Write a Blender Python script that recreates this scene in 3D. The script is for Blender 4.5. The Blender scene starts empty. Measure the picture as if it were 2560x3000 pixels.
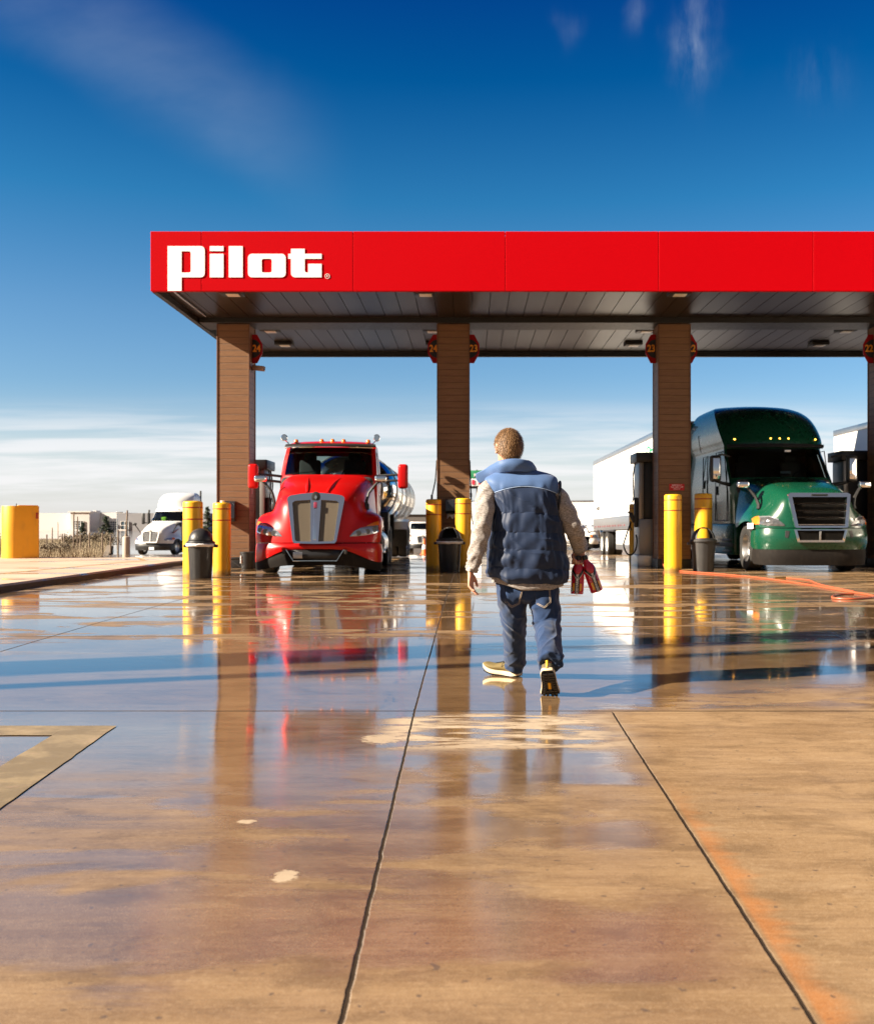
import bpy, bmesh, math, random
from mathutils import Vector, Matrix, noise, Euler
random.seed(7)
C = bpy.context.scene.collection
PI = math.pi
R = math.radians
F = 3000.0; CX = 1376.0; CY = 1542.0; HC = 1.0      # focal length, principal point (source pixels), camera height

# ------------------------------------------------------------------ mesh helpers
class MB:
    def __init__(s): s.v = []; s.f = []; s.m = []; s.cur = 0
    def add(s, vs, fs, mi=None):
        o = len(s.v); s.v += [Vector(p) for p in vs]
        for f in fs: s.f.append(tuple(o + i for i in f)); s.m.append(s.cur if mi is None else mi)
        return s
    def box(s, c, sz, rot=None, bev=0, seg=2, mi=None):
        bm = bmesh.new(); bmesh.ops.create_cube(bm, size=1)
        for v in bm.verts: v.co = Vector((v.co.x*sz[0], v.co.y*sz[1], v.co.z*sz[2]))
        if bev > 0:
            bmesh.ops.bevel(bm, geom=list(bm.edges), offset=min(bev, min(sz)*.49), segments=seg, profile=.5, affect='EDGES')
        M = Matrix.Translation(Vector(c))
        if rot is not None: M = M @ (rot.to_matrix().to_4x4() if not isinstance(rot, Matrix) else rot.to_4x4())
        bm.verts.index_update()
        s.add([M @ v.co for v in bm.verts], [[v.index for v in f.verts] for f in bm.faces], mi); bm.free(); return s
    def loft(s, rings, close=True, cap0=True, cap1=True, mi=None):
        n = len(rings[0]); vs = [p for r in rings for p in r]; fs = []
        for i in range(len(rings)-1):
            for j in range(n if close else n-1):
                k = (j+1) % n; fs.append((i*n+j, i*n+k, (i+1)*n+k, (i+1)*n+j))
        if cap0: fs.append(tuple(range(n))[::-1])
        if cap1: fs.append(tuple((len(rings)-1)*n + j for j in range(n)))
        return s.add(vs, fs, mi)
    def cyl(s, p0, p1, r0, r1=None, n=20, cap=True, mi=None):
        p0 = Vector(p0); p1 = Vector(p1); r1 = r0 if r1 is None else r1
        q = (p1-p0).to_track_quat('Z', 'Y'); a = q @ Vector((1,0,0)); b = q @ Vector((0,1,0))
        rr = lambda p, r: [p + a*math.cos(2*PI*i/n)*r + b*math.sin(2*PI*i/n)*r for i in range(n)]
        return s.loft([rr(p0, r0), rr(p1, r1)], True, cap, cap, mi)
    def tube(s, path, r, n=10, cap=True, mi=None, ref=None):
        path = [Vector(p) for p in path]; N = len(path); rings = []
        prev = None
        for i, p in enumerate(path):
            t = (path[min(i+1, N-1)] - path[max(i-1, 0)]).normalized()
            if prev is None:
                u = Vector(ref) if ref is not None else Vector((1,0,0))
                if abs(u.dot(t)) > .95: u = Vector((0,1,0))
            else: u = prev
            u = (u - t*u.dot(t)).normalized(); prev = u; w = t.cross(u)
            ri = r[i] if isinstance(r, (list, tuple)) else r
            ra, rb = ri if isinstance(ri, (list, tuple)) else (ri, ri)
            rings.append([p + u*math.cos(2*PI*k/n)*ra + w*math.sin(2*PI*k/n)*rb for k in range(n)])
        return s.loft(rings, True, cap, cap, mi)
    def lathe(s, prof, o=(0,0,0), n=32, mi=None, axis='Z', cap0=True, cap1=True):
        o = Vector(o); rings = []
        for r, z in prof:
            ring = []
            for k in range(n):
                a = 2*PI*k/n; c, d = math.cos(a)*r, math.sin(a)*r
                ring.append(o + (Vector((c, d, z)) if axis == 'Z' else Vector((z, c, d)) if axis == 'X' else Vector((d, z, c))))
            rings.append(ring)
        return s.loft(rings, True, cap0, cap1, mi)
    def prism(s, poly, f0, f1, mi=None):
        n = len(poly); a = [f0(p) for p in poly]; b = [f1(p) for p in poly]
        fs = [tuple(range(n))[::-1], tuple(range(n, 2*n))] + [(i, (i+1) % n, n+(i+1) % n, n+i) for i in range(n)]
        return s.add(a+b, fs, mi)
    def grid(s, rows, wrap=False, mi=None):
        m = len(rows[0]); vs = [p for r in rows for p in r]; fs = []
        for i in range(len(rows)-1):
            for j in range(m if wrap else m-1):
                k = (j+1) % m; fs.append((i*m+j, i*m+k, (i+1)*m+k, (i+1)*m+j))
        return s.add(vs, fs, mi)
    def xform(s, M): s.v = [M @ p for p in s.v]; return s
    def build(s, name, mats, parent=None, ang=35, subsurf=0, merge=False, recalc=True, solid=0, flat=False):
        if not isinstance(mats, (list, tuple)): mats = [mats]
        me = bpy.data.meshes.new(name); me.from_pydata([tuple(p) for p in s.v], [], s.f)
        for m in mats: me.materials.append(m)
        me.polygons.foreach_set('material_index', s.m)
        finish(me, ang, merge, recalc, flat)
        o = bpy.data.objects.new(name, me); C.objects.link(o)
        if parent is not None: o.parent = parent
        if solid: md = o.modifiers.new('thick', 'SOLIDIFY'); md.thickness = solid; md.offset = 0
        if subsurf: md = o.modifiers.new('sub', 'SUBSURF'); md.levels = md.render_levels = subsurf
        return o

def finish(me, ang=35, merge=False, recalc=True, flat=False):
    bm = bmesh.new(); bm.from_mesh(me)
    if merge: bmesh.ops.remove_doubles(bm, verts=bm.verts, dist=1e-5)
    if recalc: bmesh.ops.recalc_face_normals(bm, faces=bm.faces)
    ca = R(ang)
    for f in bm.faces: f.smooth = not flat
    for e in bm.edges:
        if len(e.link_faces) == 2: e.smooth = e.calc_face_angle(0) < ca
    bm.to_mesh(me); bm.free()

def voxel(mb, size, smooth=2, fn=None):
    """union of everything in mb as one skin; returns a MB"""
    me = bpy.data.meshes.new('tmp'); me.from_pydata([tuple(p) for p in mb.v], [], mb.f)
    bm = bmesh.new(); bm.from_mesh(me); bmesh.ops.recalc_face_normals(bm, faces=bm.faces); bm.to_mesh(me); bm.free()
    o = bpy.data.objects.new('tmp', me); C.objects.link(o)
    md = o.modifiers.new('r', 'REMESH'); md.mode = 'VOXEL'; md.voxel_size = size
    dg = bpy.context.evaluated_depsgraph_get(); m2 = bpy.data.meshes.new_from_object(o.evaluated_get(dg))
    bpy.data.objects.remove(o); bpy.data.meshes.remove(me)
    bm = bmesh.new(); bm.from_mesh(m2)
    for _ in range(smooth): bmesh.ops.smooth_vert(bm, verts=bm.verts, factor=.5, use_axis_x=True, use_axis_y=True, use_axis_z=True)
    bm.normal_update()
    if fn:
        new = [v.co + v.normal*fn(v.co, v.normal) for v in bm.verts]
        for v, p in zip(bm.verts, new): v.co = p
    bm.verts.index_update()
    r = MB(); r.add([v.co.copy() for v in bm.verts], [[v.index for v in f.verts] for f in bm.faces])
    bm.free(); bpy.data.meshes.remove(m2); return r

def thing(name, label, cat, loc=(0,0,0), rotz=0, group=None):
    o = bpy.data.objects.new(name, None); C.objects.link(o); o.empty_display_size = .1
    o.location = loc; o.rotation_euler = (0, 0, rotz); tag(o, label, cat, group); return o
def tag(o, label, cat, group=None):
    o['label'] = label; o['category'] = cat
    if group: o['group'] = group
    return o
def struct(o): o['kind'] = 'structure'; return o
def copy_tree(o, parent=None):
    c = o.copy(); C.objects.link(c); c.parent = parent
    for ch in list(o.children): copy_tree(ch, c)
    return c
def text_mb(s, size, depth=.002, align='CENTER', bold=0.0, sx=1.0):
    cu = bpy.data.curves.new('t', 'FONT'); cu.body = s; cu.size = size; cu.extrude = depth; cu.align_x = align; cu.align_y = 'CENTER'; cu.offset = bold; cu.resolution_u = 3
    return curve_mb(cu, sx)
def curve_mb(cu, sx=1.0):
    o = bpy.data.objects.new('t', cu); C.objects.link(o)
    dg = bpy.context.evaluated_depsgraph_get(); me = bpy.data.meshes.new_from_object(o.evaluated_get(dg))
    b = MB(); b.add([Vector((v.co.x*sx, v.co.y, v.co.z)) for v in me.vertices], [list(p.vertices) for p in me.polygons])
    bpy.data.objects.remove(o); bpy.data.curves.remove(cu); bpy.data.meshes.remove(me); return b
def outline_mb(polys, depth):
    cu = bpy.data.curves.new('t', 'CURVE'); cu.dimensions = '2D'; cu.fill_mode = 'BOTH'; cu.extrude = depth
    for pl in polys:
        sp = cu.splines.new('POLY'); sp.points.add(len(pl)-1); sp.use_cyclic_u = True
        for q, p in zip(sp.points, pl): q.co = (p[0], p[1], 0, 1)
    return curve_mb(cu)
FRONT = Matrix(((1,0,0,0),(0,0,-1,0),(0,1,0,0),(0,0,0,1)))   # text plane -> faces -Y
def LEFTF(): return Matrix.Rotation(R(-90), 4, 'Z') @ FRONT   # faces -X
def RIGHTF(): return Matrix.Rotation(R(90), 4, 'Z') @ FRONT   # faces +X
def lerp(a, b, t): return a + (b-a)*t
def interp(tab, x):
    """piecewise smooth interpolation in a table [(x, a, b, ...)]"""
    if x <= tab[0][0]: return list(tab[0][1:])
    if x >= tab[-1][0]: return list(tab[-1][1:])
    for i in range(len(tab)-1):
        if tab[i][0] <= x <= tab[i+1][0]:
            p0 = tab[max(i-1, 0)]; p1 = tab[i]; p2 = tab[i+1]; p3 = tab[min(i+2, len(tab)-1)]
            h = p2[0]-p1[0]; t = (x-p1[0])/h; out = []
            for k in range(1, len(p1)):
                m1 = (p2[k]-p0[k])/max(p2[0]-p0[0], 1e-6)*h; m2 = (p3[k]-p1[k])/max(p3[0]-p1[0], 1e-6)*h
                out.append((2*t**3-3*t*t+1)*p1[k] + (t**3-2*t*t+t)*m1 + (-2*t**3+3*t*t)*p2[k] + (t**3-t*t)*m2)
            return out
def sstep(a, b, x):
    t = min(1, max(0, (x-a)/(b-a))); return t*t*(3-2*t)
def nz(x, y=0, z=0): return noise.noise(Vector((x, y, z)))

# ------------------------------------------------------------------ materials
class NT:
    def __init__(s, name):
        s.mat = bpy.data.materials.new(name); s.mat.use_nodes = True; s.t = s.mat.node_tree; s.t.nodes.clear()
        s.out = s.n('ShaderNodeOutputMaterial')
    def n(s, typ, **kw):
        x = s.t.nodes.new(typ)
        for k, v in kw.items(): setattr(x, k, v)
        return x
    def put(s, sock, v):
        if v is None: return
        if hasattr(v, 'is_output') or isinstance(v, bpy.types.NodeSocket): s.t.links.new(v, sock)
        elif isinstance(v, (tuple, list)) and len(v) == 3 and sock.type == 'RGBA': sock.default_value = (*v, 1)
        else: sock.default_value = v
    def math(s, op, a, b=None, c=None, clamp=False):
        x = s.n('ShaderNodeMath', operation=op, use_clamp=clamp); s.put(x.inputs[0], a); s.put(x.inputs[1], b); s.put(x.inputs[2], c); return x.outputs[0]
    def mix(s, f, a, b, blend='MIX'):
        x = s.n('ShaderNodeMix', data_type='RGBA', blend_type=blend); s.put(x.inputs[0], f); s.put(x.inputs[6], a); s.put(x.inputs[7], b); return x.outputs[2]
    def mixf(s, f, a, b):
        x = s.n('ShaderNodeMix', data_type='FLOAT'); s.put(x.inputs[0], f); s.put(x.inputs[2], a); s.put(x.inputs[3], b); return x.outputs[0]
    def pos(s): return s.n('ShaderNodeNewGeometry').outputs['Position']
    def obj(s): return s.n('ShaderNodeTexCoord').outputs['Object']
    def map(s, v, sc=(1,1,1), loc=(0,0,0), rot=(0,0,0)):
        x = s.n('ShaderNodeMapping'); s.put(x.inputs[0], v); x.inputs[1].default_value = loc; x.inputs[2].default_value = rot; x.inputs[3].default_value = sc; return x.outputs[0]
    def noise(s, v, scale=5, detail=3, rough=.55, dist=0):
        x = s.n('ShaderNodeTexNoise'); s.put(x.inputs['Vector'], v); x.inputs['Scale'].default_value = scale; x.inputs['Detail'].default_value = detail
        x.inputs['Roughness'].default_value = rough; x.inputs['Distortion'].default_value = dist; return x.outputs['Fac']
    def xyz(s, v):
        x = s.n('ShaderNodeSeparateXYZ'); s.put(x.inputs[0], v); return x.outputs
    def step(s, v, a, b, lo=0., hi=1.):
        x = s.n('ShaderNodeMapRange', interpolation_type='SMOOTHSTEP'); s.put(x.inputs[0], v); s.put(x.inputs[1], a); s.put(x.inputs[2], b)
        x.inputs[3].default_value = lo; x.inputs[4].default_value = hi; return x.outputs[0]
    def bump(s, h, strength=.3, dist=.01, nrm=None):
        x = s.n('ShaderNodeBump'); s.put(x.inputs['Height'], h); x.inputs['Strength'].default_value = strength; x.inputs['Distance'].default_value = dist
        if nrm is not None: s.put(x.inputs['Normal'], nrm)
        return x.outputs[0]
    def pbr(s, col, rough=.5, metal=0, nrm=None, spec=.5, coat=0, coat_r=.05, em=None, ems=0, sheen=0, ior=None, sss=0, aniso=0, tan=None):
        p = s.n('ShaderNodeBsdfPrincipled'); s.put(p.inputs['Base Color'], col); s.put(p.inputs['Roughness'], rough); s.put(p.inputs['Metallic'], metal)
        s.put(p.inputs['Specular IOR Level'], spec); s.put(p.inputs['Coat Weight'], coat); s.put(p.inputs['Coat Roughness'], coat_r)
        if nrm is not None: s.put(p.inputs['Normal'], nrm)
        if em: s.put(p.inputs['Emission Color'], em); p.inputs['Emission Strength'].default_value = ems
        if sheen: p.inputs['Sheen Weight'].default_value = sheen
        if aniso: p.inputs['Anisotropic'].default_value = aniso; s.put(p.inputs['Tangent'], tan)
        if ior: p.inputs['IOR'].default_value = ior
        if sss: p.inputs['Subsurface Weight'].default_value = sss; p.inputs['Subsurface Radius'].default_value = (.012, .004, .002); p.inputs['Subsurface Scale'].default_value = 1.0
        s.t.links.new(p.outputs[0], s.out.inputs[0]); return p
def simple(name, col, rough=.5, metal=0, var=.12, scale=6, bump=0, bscale=60, spec=.5, coat=0, rvar=.1, stretch=(1,1,1), sheen=0, dirt=None, dirt_amt=.3, em=None, ems=0):
    m = NT(name); v = m.map(m.obj(), stretch)
    n = m.noise(v, scale, 4)
    c = m.mix(n, tuple(x*(1-var) for x in col), tuple(min(1, x*(1+var)) for x in col))
    if dirt:
        d = m.step(m.noise(m.map(m.obj(), (1,1,.35)), scale*1.7, 6, .65), .5, .78, 0, dirt_amt); c = m.mix(d, c, dirt)
    r = m.mixf(m.noise(v, scale*2.3, 3), max(0, rough-rvar), min(1, rough+rvar))
    nr = m.bump(m.noise(v, bscale, 3), .4, bump) if bump else None
    m.pbr(c, r, metal, nr, spec, coat, em=em, ems=ems, sheen=sheen); return m.mat
def glass(name, tint=(.2,.24,.24), rough=.02, gl=1.0):
    m = NT(name); fr = m.n('ShaderNodeFresnel'); fr.inputs[0].default_value = 1.5
    tr = m.n('ShaderNodeBsdfTransparent'); tr.inputs[0].default_value = (*tint, 1)
    g = m.n('ShaderNodeBsdfGlossy'); g.inputs['Roughness'].default_value = rough; g.inputs[0].default_value = (gl, gl, gl, 1)
    x = m.n('ShaderNodeMixShader'); m.put(x.inputs[0], fr.outputs[0]); m.put(x.inputs[1], tr.outputs[0]); m.put(x.inputs[2], g.outputs[0])
    m.t.links.new(x.outputs[0], m.out.inputs[0]); return m.mat

M = {}
M['red_paint'] = simple('red_paint', (.47,.004,.004), .34, var=.06, spec=.2, coat=.34, rvar=.04)
M['green_paint'] = simple('green_paint', (.0035,.056,.029), .28, var=.08, spec=.3, coat=.5, rvar=.04)
M['white_paint'] = simple('white_paint', (.78,.77,.74), .3, var=.05, coat=.5, dirt=(.5,.44,.36), dirt_amt=.18)
M['trailer_white'] = simple('trailer_white', (.80,.78,.74), .45, var=.05, scale=1.2, dirt=(.55,.48,.40), dirt_amt=.2)
M['chrome'] = simple('chrome', (.94,.94,.95), .07, 1.0, var=.04, rvar=.04)
M['alu'] = simple('aluminium', (.62,.61,.60), .32, 1.0, var=.1, rvar=.1)
M['black_plastic'] = simple('black_plastic', (.016,.016,.017), .5, var=.3, rvar=.12, bump=.001, dirt=(.10,.085,.07), dirt_amt=.25)
M['valance'] = simple('valance_black', (.012,.010,.009), .75, spec=.15, var=.3, dirt=(.05,.04,.03), dirt_amt=.3)
M['dark_metal'] = simple('dark_metal', (.022,.021,.021), .42, .2, var=.3, dirt=(.08,.06,.045), dirt_amt=.3)
M['rubber'] = simple('rubber', (.018,.017,.016), .75, var=.3, scale=14, bump=.002, dirt=(.09,.075,.06), dirt_amt=.35)
M['lens'] = simple('lamp_lens', (.50,.52,.56), .12, .7, var=.45, scale=22, coat=.8)
M['lens_dark'] = simple('lamp_lens_dark', (.16,.165,.17), .10, .6, var=.6, scale=16, coat=.9)
M['amber'] = simple('amber_lens', (.75,.18,.02), .2, 0, var=.15, coat=.6)
M['amber_lit'] = simple('amber_lit', (.9,.3,.03), .3, em=(1,.42,.05), ems=2.5)
M['red_lens'] = simple('red_lens', (.5,.01,.01), .2, coat=.6)
M['interior'] = simple('cab_interior', (.030,.030,.032), .8, var=.3)
M['seat'] = simple('seat_cloth', (.05,.05,.055), .9, var=.3)
M['glass'] = glass('windscreen_glass', (.42,.50,.48))
M['side_glass'] = glass('side_glass', (.55,.62,.62))
M['dark_glass'] = simple('dark_glass', (.012,.016,.02), .05, var=.3, coat=1, rvar=.02)
def yellow_mat():
    m = NT('yellow_plastic'); v = m.obj(); X, Y, Z = m.xyz(v)[:3]; n = m.noise(v, 5, 4)
    c = m.mix(n, (.74,.375,.008), (.84,.46,.016)); c = m.mix(m.step(m.noise(m.map(v, (1,1,.3)), 7, 6, .65), .5, .75, 0, .38), c, (.40,.22,.05))
    c = m.mix(m.step(m.noise(m.map(v, (3,3,22)), 2.2, 4, .7), .64, .70, 0, .55), c, (.16,.10,.05))
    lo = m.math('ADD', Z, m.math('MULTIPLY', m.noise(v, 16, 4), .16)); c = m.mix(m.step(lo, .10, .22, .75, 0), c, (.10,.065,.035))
    m.pbr(c, m.mixf(n, .34, .5), 0, m.bump(m.noise(v, 20, 3), .4, .0015)); return m.mat
M['yellow'] = yellow_mat()
M['yellow_steel'] = simple('yellow_steel', (.80,.37,.010), .5, var=.08, scale=3, dirt=(.38,.2,.04), dirt_amt=.3, bump=.001)
M['red_band'] = simple('red_band', (.35,.02,.01), .45)
M['red_sign'] = simple('red_sign', (.55,.012,.016), .45)
M['black'] = simple('black_paint', (.012,.012,.012), .5)
M['orange_num'] = simple('orange_number', (.85,.33,.02), .5)
M['white'] = simple('white_vinyl', (.90,.90,.90), .5, var=.02)
M['fascia'] = simple('fascia_red', (.44,.0005,.004), .6, var=.03, scale=.6, rvar=.05, spec=.04)
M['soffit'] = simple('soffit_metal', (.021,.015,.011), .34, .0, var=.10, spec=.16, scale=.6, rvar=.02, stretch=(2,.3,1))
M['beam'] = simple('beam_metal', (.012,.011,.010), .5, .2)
M['light_lens'] = simple('light_lens', (.7,.66,.6), .4)
M['steel'] = simple('brushed_steel', (.52,.51,.50), .35, .9, var=.12, stretch=(1,1,8))
M['paper'] = simple('paper', (.82,.82,.84), .8)
M['skin'] = None
M['hose_orange'] = simple('orange_hose', (.40,.085,.035), .45, var=.12, scale=12)
M['brass'] = simple('brass', (.7,.42,.15), .3, 1.0)
M['wood_post'] = simple('weathered_post', (.20,.15,.11), .85, var=.25, scale=8, stretch=(4,4,.6))
M['tan_pipe'] = simple('tan_pipe', (.42,.34,.27), .6)
M['concrete_wall'] = simple('white_render', (.72,.70,.68), .8, var=.04, scale=.05)
M['grey_wall'] = simple('grey_render', (.27,.275,.30), .8, var=.05, scale=.05)
M['dark_wall'] = simple('dark_grey_cladding', (.13,.115,.105), .7, var=.1, scale=.1, stretch=(1,1,.1))
M['sign_green'] = simple('sign_green', (.02,.20,.09), .5)
M['sign_white'] = simple('sign_white', (.75,.72,.74), .5)
M['sign_red'] = simple('sign_red_digit', (.75,.03,.07), .5)
M['cone'] = simple('cone_orange', (.85,.14,.02), .5)
M['hivis'] = simple('hi_vis', (.45,.85,.06), .7)
M['tanker_steel'] = simple('polished_tank', (.75,.74,.73), .10, 1.0, var=.06, scale=1.0, rvar=.05, stretch=(1,.4,1))
M['bark'] = simple('bark', (.09,.065,.045), .9, var=.3)
# ------------------------------------------------------------------ ground
GZ = [(-40,1.0),(-3,.17),(0,.082),(2.0,.020),(4.0,-.044),(5.4,-.089),(6.1,-.108),(6.3,-.106),(7,-.09),(9,-.06),(12,-.025),(16,0.0),(22,0),(30,0),(36,-.05),(44,-.22),(54,-.55),(66,-.85),(80,-.86),(3000,-.86)]
def zg(y): return interp(GZ, y)[0]
def gp(px, py):
    """source pixel on the forecourt -> world point"""
    y = 10.0
    for _ in range(30): y = F*(HC-zg(y))/(py-CY)
    return Vector(((px-CX)*y/F, y, zg(y)))
def at(px, py, y): return Vector(((px-CX)*y/F, y, HC-(py-CY)*y/F))

def ground_material():
    m = NT('wet_concrete'); P = m.pos(); X, Y, Z = m.xyz(P)[:3]
    # --- streaky noises (long across the lane, short along it)
    s1 = m.noise(m.map(P, (.42,1.5,1)), 1.0, 5, .6, .35)
    s2 = m.noise(m.map(P, (.9,9,1)), 1.0, 4, .55, .2)
    s3 = m.noise(m.map(P, (2.2,34,1)), 1.0, 3, .6)
    blot = m.noise(P, .9, 5, .6)
    fine = m.noise(P, 55, 4, .65)
    grain = m.noise(P, 260, 2, .7)
    # --- wetness
    dn = m.math('MAXIMUM', m.math('SUBTRACT', 6.1, Y), 0)
    Xc = m.math('SUBTRACT', X, m.math('MULTIPLY', dn, .0189)); Xr_ = m.math('ADD', X, m.math('MULTIPLY', dn, .0415))
    far = m.step(Y, 6.05, 6.30)
    left = m.step(Xc, -.36, -.31, 1, 0)
    mid = m.math('MULTIPLY', m.step(Xc, -.36, -.31), m.step(Xr_, .60, .95, 1, 0))
    near_w = m.math('ADD', m.math('MULTIPLY', left, m.step(Y, 1.6, 5.0, .55, .95)), m.math('MULTIPLY', mid, m.step(Y, 1.6, 4.6, .50, .70)))
    near_w = m.math('ADD', near_w, .10)
    pud = m.noise(m.map(P, (.75,1.5,1), (2.7,.9,0)), 1.0, 6, .58, .5)
    near_w = m.math('ADD', near_w, m.math('MULTIPLY', m.math('MULTIPLY', m.step(pud, .45, .55, -.34, .22), m.step(Y, 5.4, 4.2)), m.math('ADD', left, mid)))
    rdry = m.math('MULTIPLY', m.step(X, .9, 2.4), m.step(Y, 6.3, 8.0, .60, 0))
    rdry = m.math('ADD', rdry, m.math('MULTIPLY', m.step(X, 3.6, 6.0), m.step(Y, 10.0, 15.5, 0, .48)))
    far_w = m.math('SUBTRACT', 1.06, rdry)
    w = m.mixf(far, near_w, far_w)
    dev = m.math('MULTIPLY', m.math('SUBTRACT', m.math('ADD', m.math('MULTIPLY', s1, .7), m.math('MULTIPLY', s2, .3)), .5), 1.9)
    w = m.math('ADD', w, m.math('MULTIPLY', dev, .55), clamp=True)
    isl = m.noise(m.map(P, (.42,1.55,1), (1.3,.4,0)), 1.0, 7, .66, .9)
    islk = m.math('MULTIPLY', m.step(isl, .505, .575), m.math('MULTIPLY', m.step(Y, 7.4, 10.5, 0, .95), m.step(Y, 40, 46, 1, 0)))
    w = m.math('MULTIPLY', w, m.math('SUBTRACT', 1, m.math('MULTIPLY', islk, .78)))
    edge = m.noise(m.map(P, (1.1,3.6,1), (4.2,2.2,0)), 1.0, 6, .62, .4)
    edgek = m.math('MULTIPLY', m.math('MULTIPLY', m.step(X, .2, 1.6), m.step(Y, 7.4, 6.2)), m.step(edge, .42, .52))
    w = m.math('MULTIPLY', w, m.math('SUBTRACT', 1, m.math('MULTIPLY', edgek, .75)))
    # dry crusts just before the cross joint and small dry flakes
    inx = m.math('MULTIPLY', m.step(X, -.62, -.35), m.step(X, .55, .95, 1, 0))
    iny = m.math('MULTIPLY', m.step(Y, 4.75, 5.1), m.step(Y, 5.98, 6.08, 1, 0))
    pn = m.noise(m.map(P, (1.6,5.2,1), (3.1,1.7,0)), 1.0, 6, .62, .5)
    patch = m.math('MULTIPLY', m.math('MULTIPLY', inx, iny), m.math('MULTIPLY', m.step(pn, .42, .55), m.step(m.noise(m.map(P, (6,22,1)), 1.0, 5, .65), .26, .50)))
    flakes = None
    for (px, py, rx, ry) in ((722,2408,.036,.036),(835,2568,.042,.07),(1120,2165,.12,.16)):
        g = gp(px, py)
        dx = m.math('DIVIDE', m.math('SUBTRACT', X, g.x), rx); dy = m.math('DIVIDE', m.math('SUBTRACT', Y, g.y), ry)
        d = m.math('ADD', m.math('POWER', m.math('ABSOLUTE', dx), 2), m.math('POWER', m.math('ABSOLUTE', dy), 2))
        d = m.math('ADD', d, m.math('MULTIPLY', m.math('SUBTRACT', m.noise(m.map(P, (22,44,1)), 1, 5, .7), .5), 3.6))
        k = m.step(d, .45, .95, .85, 0); flakes = k if flakes is None else m.math('MAXIMUM', flakes, k)
    patch = m.math('MAXIMUM', patch, flakes)
    w = m.math('MULTIPLY', w, m.math('SUBTRACT', 1, m.math('MULTIPLY', patch, .92)))
    # --- colour of the concrete itself
    c = m.mix(m.step(blot, .3, .7), (.245,.153,.074), (.345,.230,.122))
    c = m.mix(m.step(s2, .35, .7, 0, .6), c, (.19,.115,.055))
    s4 = m.noise(m.map(P, (5,85,1)), 1.0, 3, .65)
    c = m.mix(m.step(s4, .5, .72, 0, .34), c, (.15,.095,.055)); c = m.mix(m.step(s4, .5, .3, 0, .30), c, (.43,.30,.175))
    c = m.mix(m.step(fine, .45, .75, 0, .40), c, (.42,.295,.172))
    c = m.mix(m.step(m.noise(m.map(P, (.5,.35,1)), 1, 5, .6, .4), .56, .74, 0, .5), c, (.17,.105,.062))
    c = m.mix(m.step(m.noise(m.map(P, (6,.35,1)), 1, 3, .6), .60, .78, 0, .35), c, (.17,.11,.07))
    mot = m.noise(m.map(P, (1.5,2.6,1), (9,4,0)), 1.7, 7, .70, .5)
    c = m.mix(m.step(mot, .48, .66, 0, .55), c, (.125,.075,.036)); c = m.mix(m.step(mot, .46, .30, 0, .35), c, (.43,.31,.185))
    mot2 = m.noise(m.map(P, (9,22,1)), 1.0, 6, .72)
    c = m.mix(m.step(mot2, .54, .70, 0, .42), c, (.15,.092,.046))
    rust = m.math('MULTIPLY', m.math('MULTIPLY', m.step(Xr_, .858, .878), m.step(m.math('ADD', Xr_, m.math('MULTIPLY', m.math('SUBTRACT', s2, .5), .20)), .87, .965, 1, 0)), m.step(Y, 3.0, 4.4, 1, 0))
    c = m.mix(m.math('MULTIPLY', rust, .50), c, (.46,.15,.025))
    c = m.mix(m.math('MULTIPLY', patch, .88), c, (.52,.42,.30))
    wetc = m.mix(1.0, c, (.74,.67,.60), 'MULTIPLY')
    c = m.mix(w, c, wetc)
    c = m.mix(m.step(grain, .52, .70, 0, .38), c, (.16,.10,.055)); c = m.mix(m.step(grain, .48, .30, 0, .34), c, (.48,.355,.225))
    speck = m.step(m.noise(P, 34, 1, .4), .735, .76)
    c = m.mix(m.math('MULTIPLY', speck, .8), c, (.10,.07,.05))
    # --- joints
    wob = m.math('MULTIPLY', m.math('SUBTRACT', m.noise(P, 9, 4, .7), .5), .011)
    jt = None
    for x0, wd, y1 in ((-.33,.0058,60),(.85,.0052,6.1),(-3.98,.008,60),(4.49,.008,60),(8.14,.008,60)):
        d = m.math('ABSOLUTE', m.math('SUBTRACT', m.math('ADD', Xr_ if x0 == .85 else Xc, wob), x0))
        k = m.math('MULTIPLY', m.step(d, wd*.6, wd*1.3, 1, 0), m.step(Y, y1-.05, y1, 1, 0)); jt = k if jt is None else m.math('MAXIMUM', jt, k)
    for y0, wd in ((6.12,.010),(9.77,.010),(13.42,.012),(17.07,.014),(20.72,.016)):
        d = m.math('ABSOLUTE', m.math('SUBTRACT', m.math('ADD', Y, m.math('MULTIPLY', wob, .6)), y0))
        jt = m.math('MAXIMUM', jt, m.step(d, wd*.5, wd*1.2, 1, 0))
    # tyre scuff beside the centre joint
    sx = m.math('ADD', X, m.math('MULTIPLY', Y, -.018))
    scuff = m.math('MULTIPLY', m.step(m.math('ABSOLUTE', m.math('ADD', sx, .62)), .02, .07, 1, 0), m.step(m.noise(m.map(P, (14,3,1)), 1, 4, .7), .5, .62))
    scuff = m.math('MULTIPLY', scuff, m.math('MULTIPLY', m.step(Y, 5.8, 6.5), m.step(Y, 16, 19, 1, 0)))
    c = m.mix(m.math('MULTIPLY', scuff, .7), c, (.05,.04,.035))
    c = m.mix(m.math('MULTIPLY', jt, .92), c, (.022,.017,.014))
    # --- gloss
    nearf = m.step(Y, 2.2, 5.8)
    rr = m.mixf(m.step(w, .12, .80), .62, m.mixf(nearf, .24, .06))
    rr = m.math('ADD', rr, m.math('MULTIPLY', m.step(s3, .5, .8), m.mixf(far, .05, .03)))
    rr = m.math('ADD', rr, m.math('MULTIPLY', jt, .5), clamp=True)
    # --- relief
    dryk = m.math('SUBTRACT', 1, m.math('MULTIPLY', w, .93))
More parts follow.
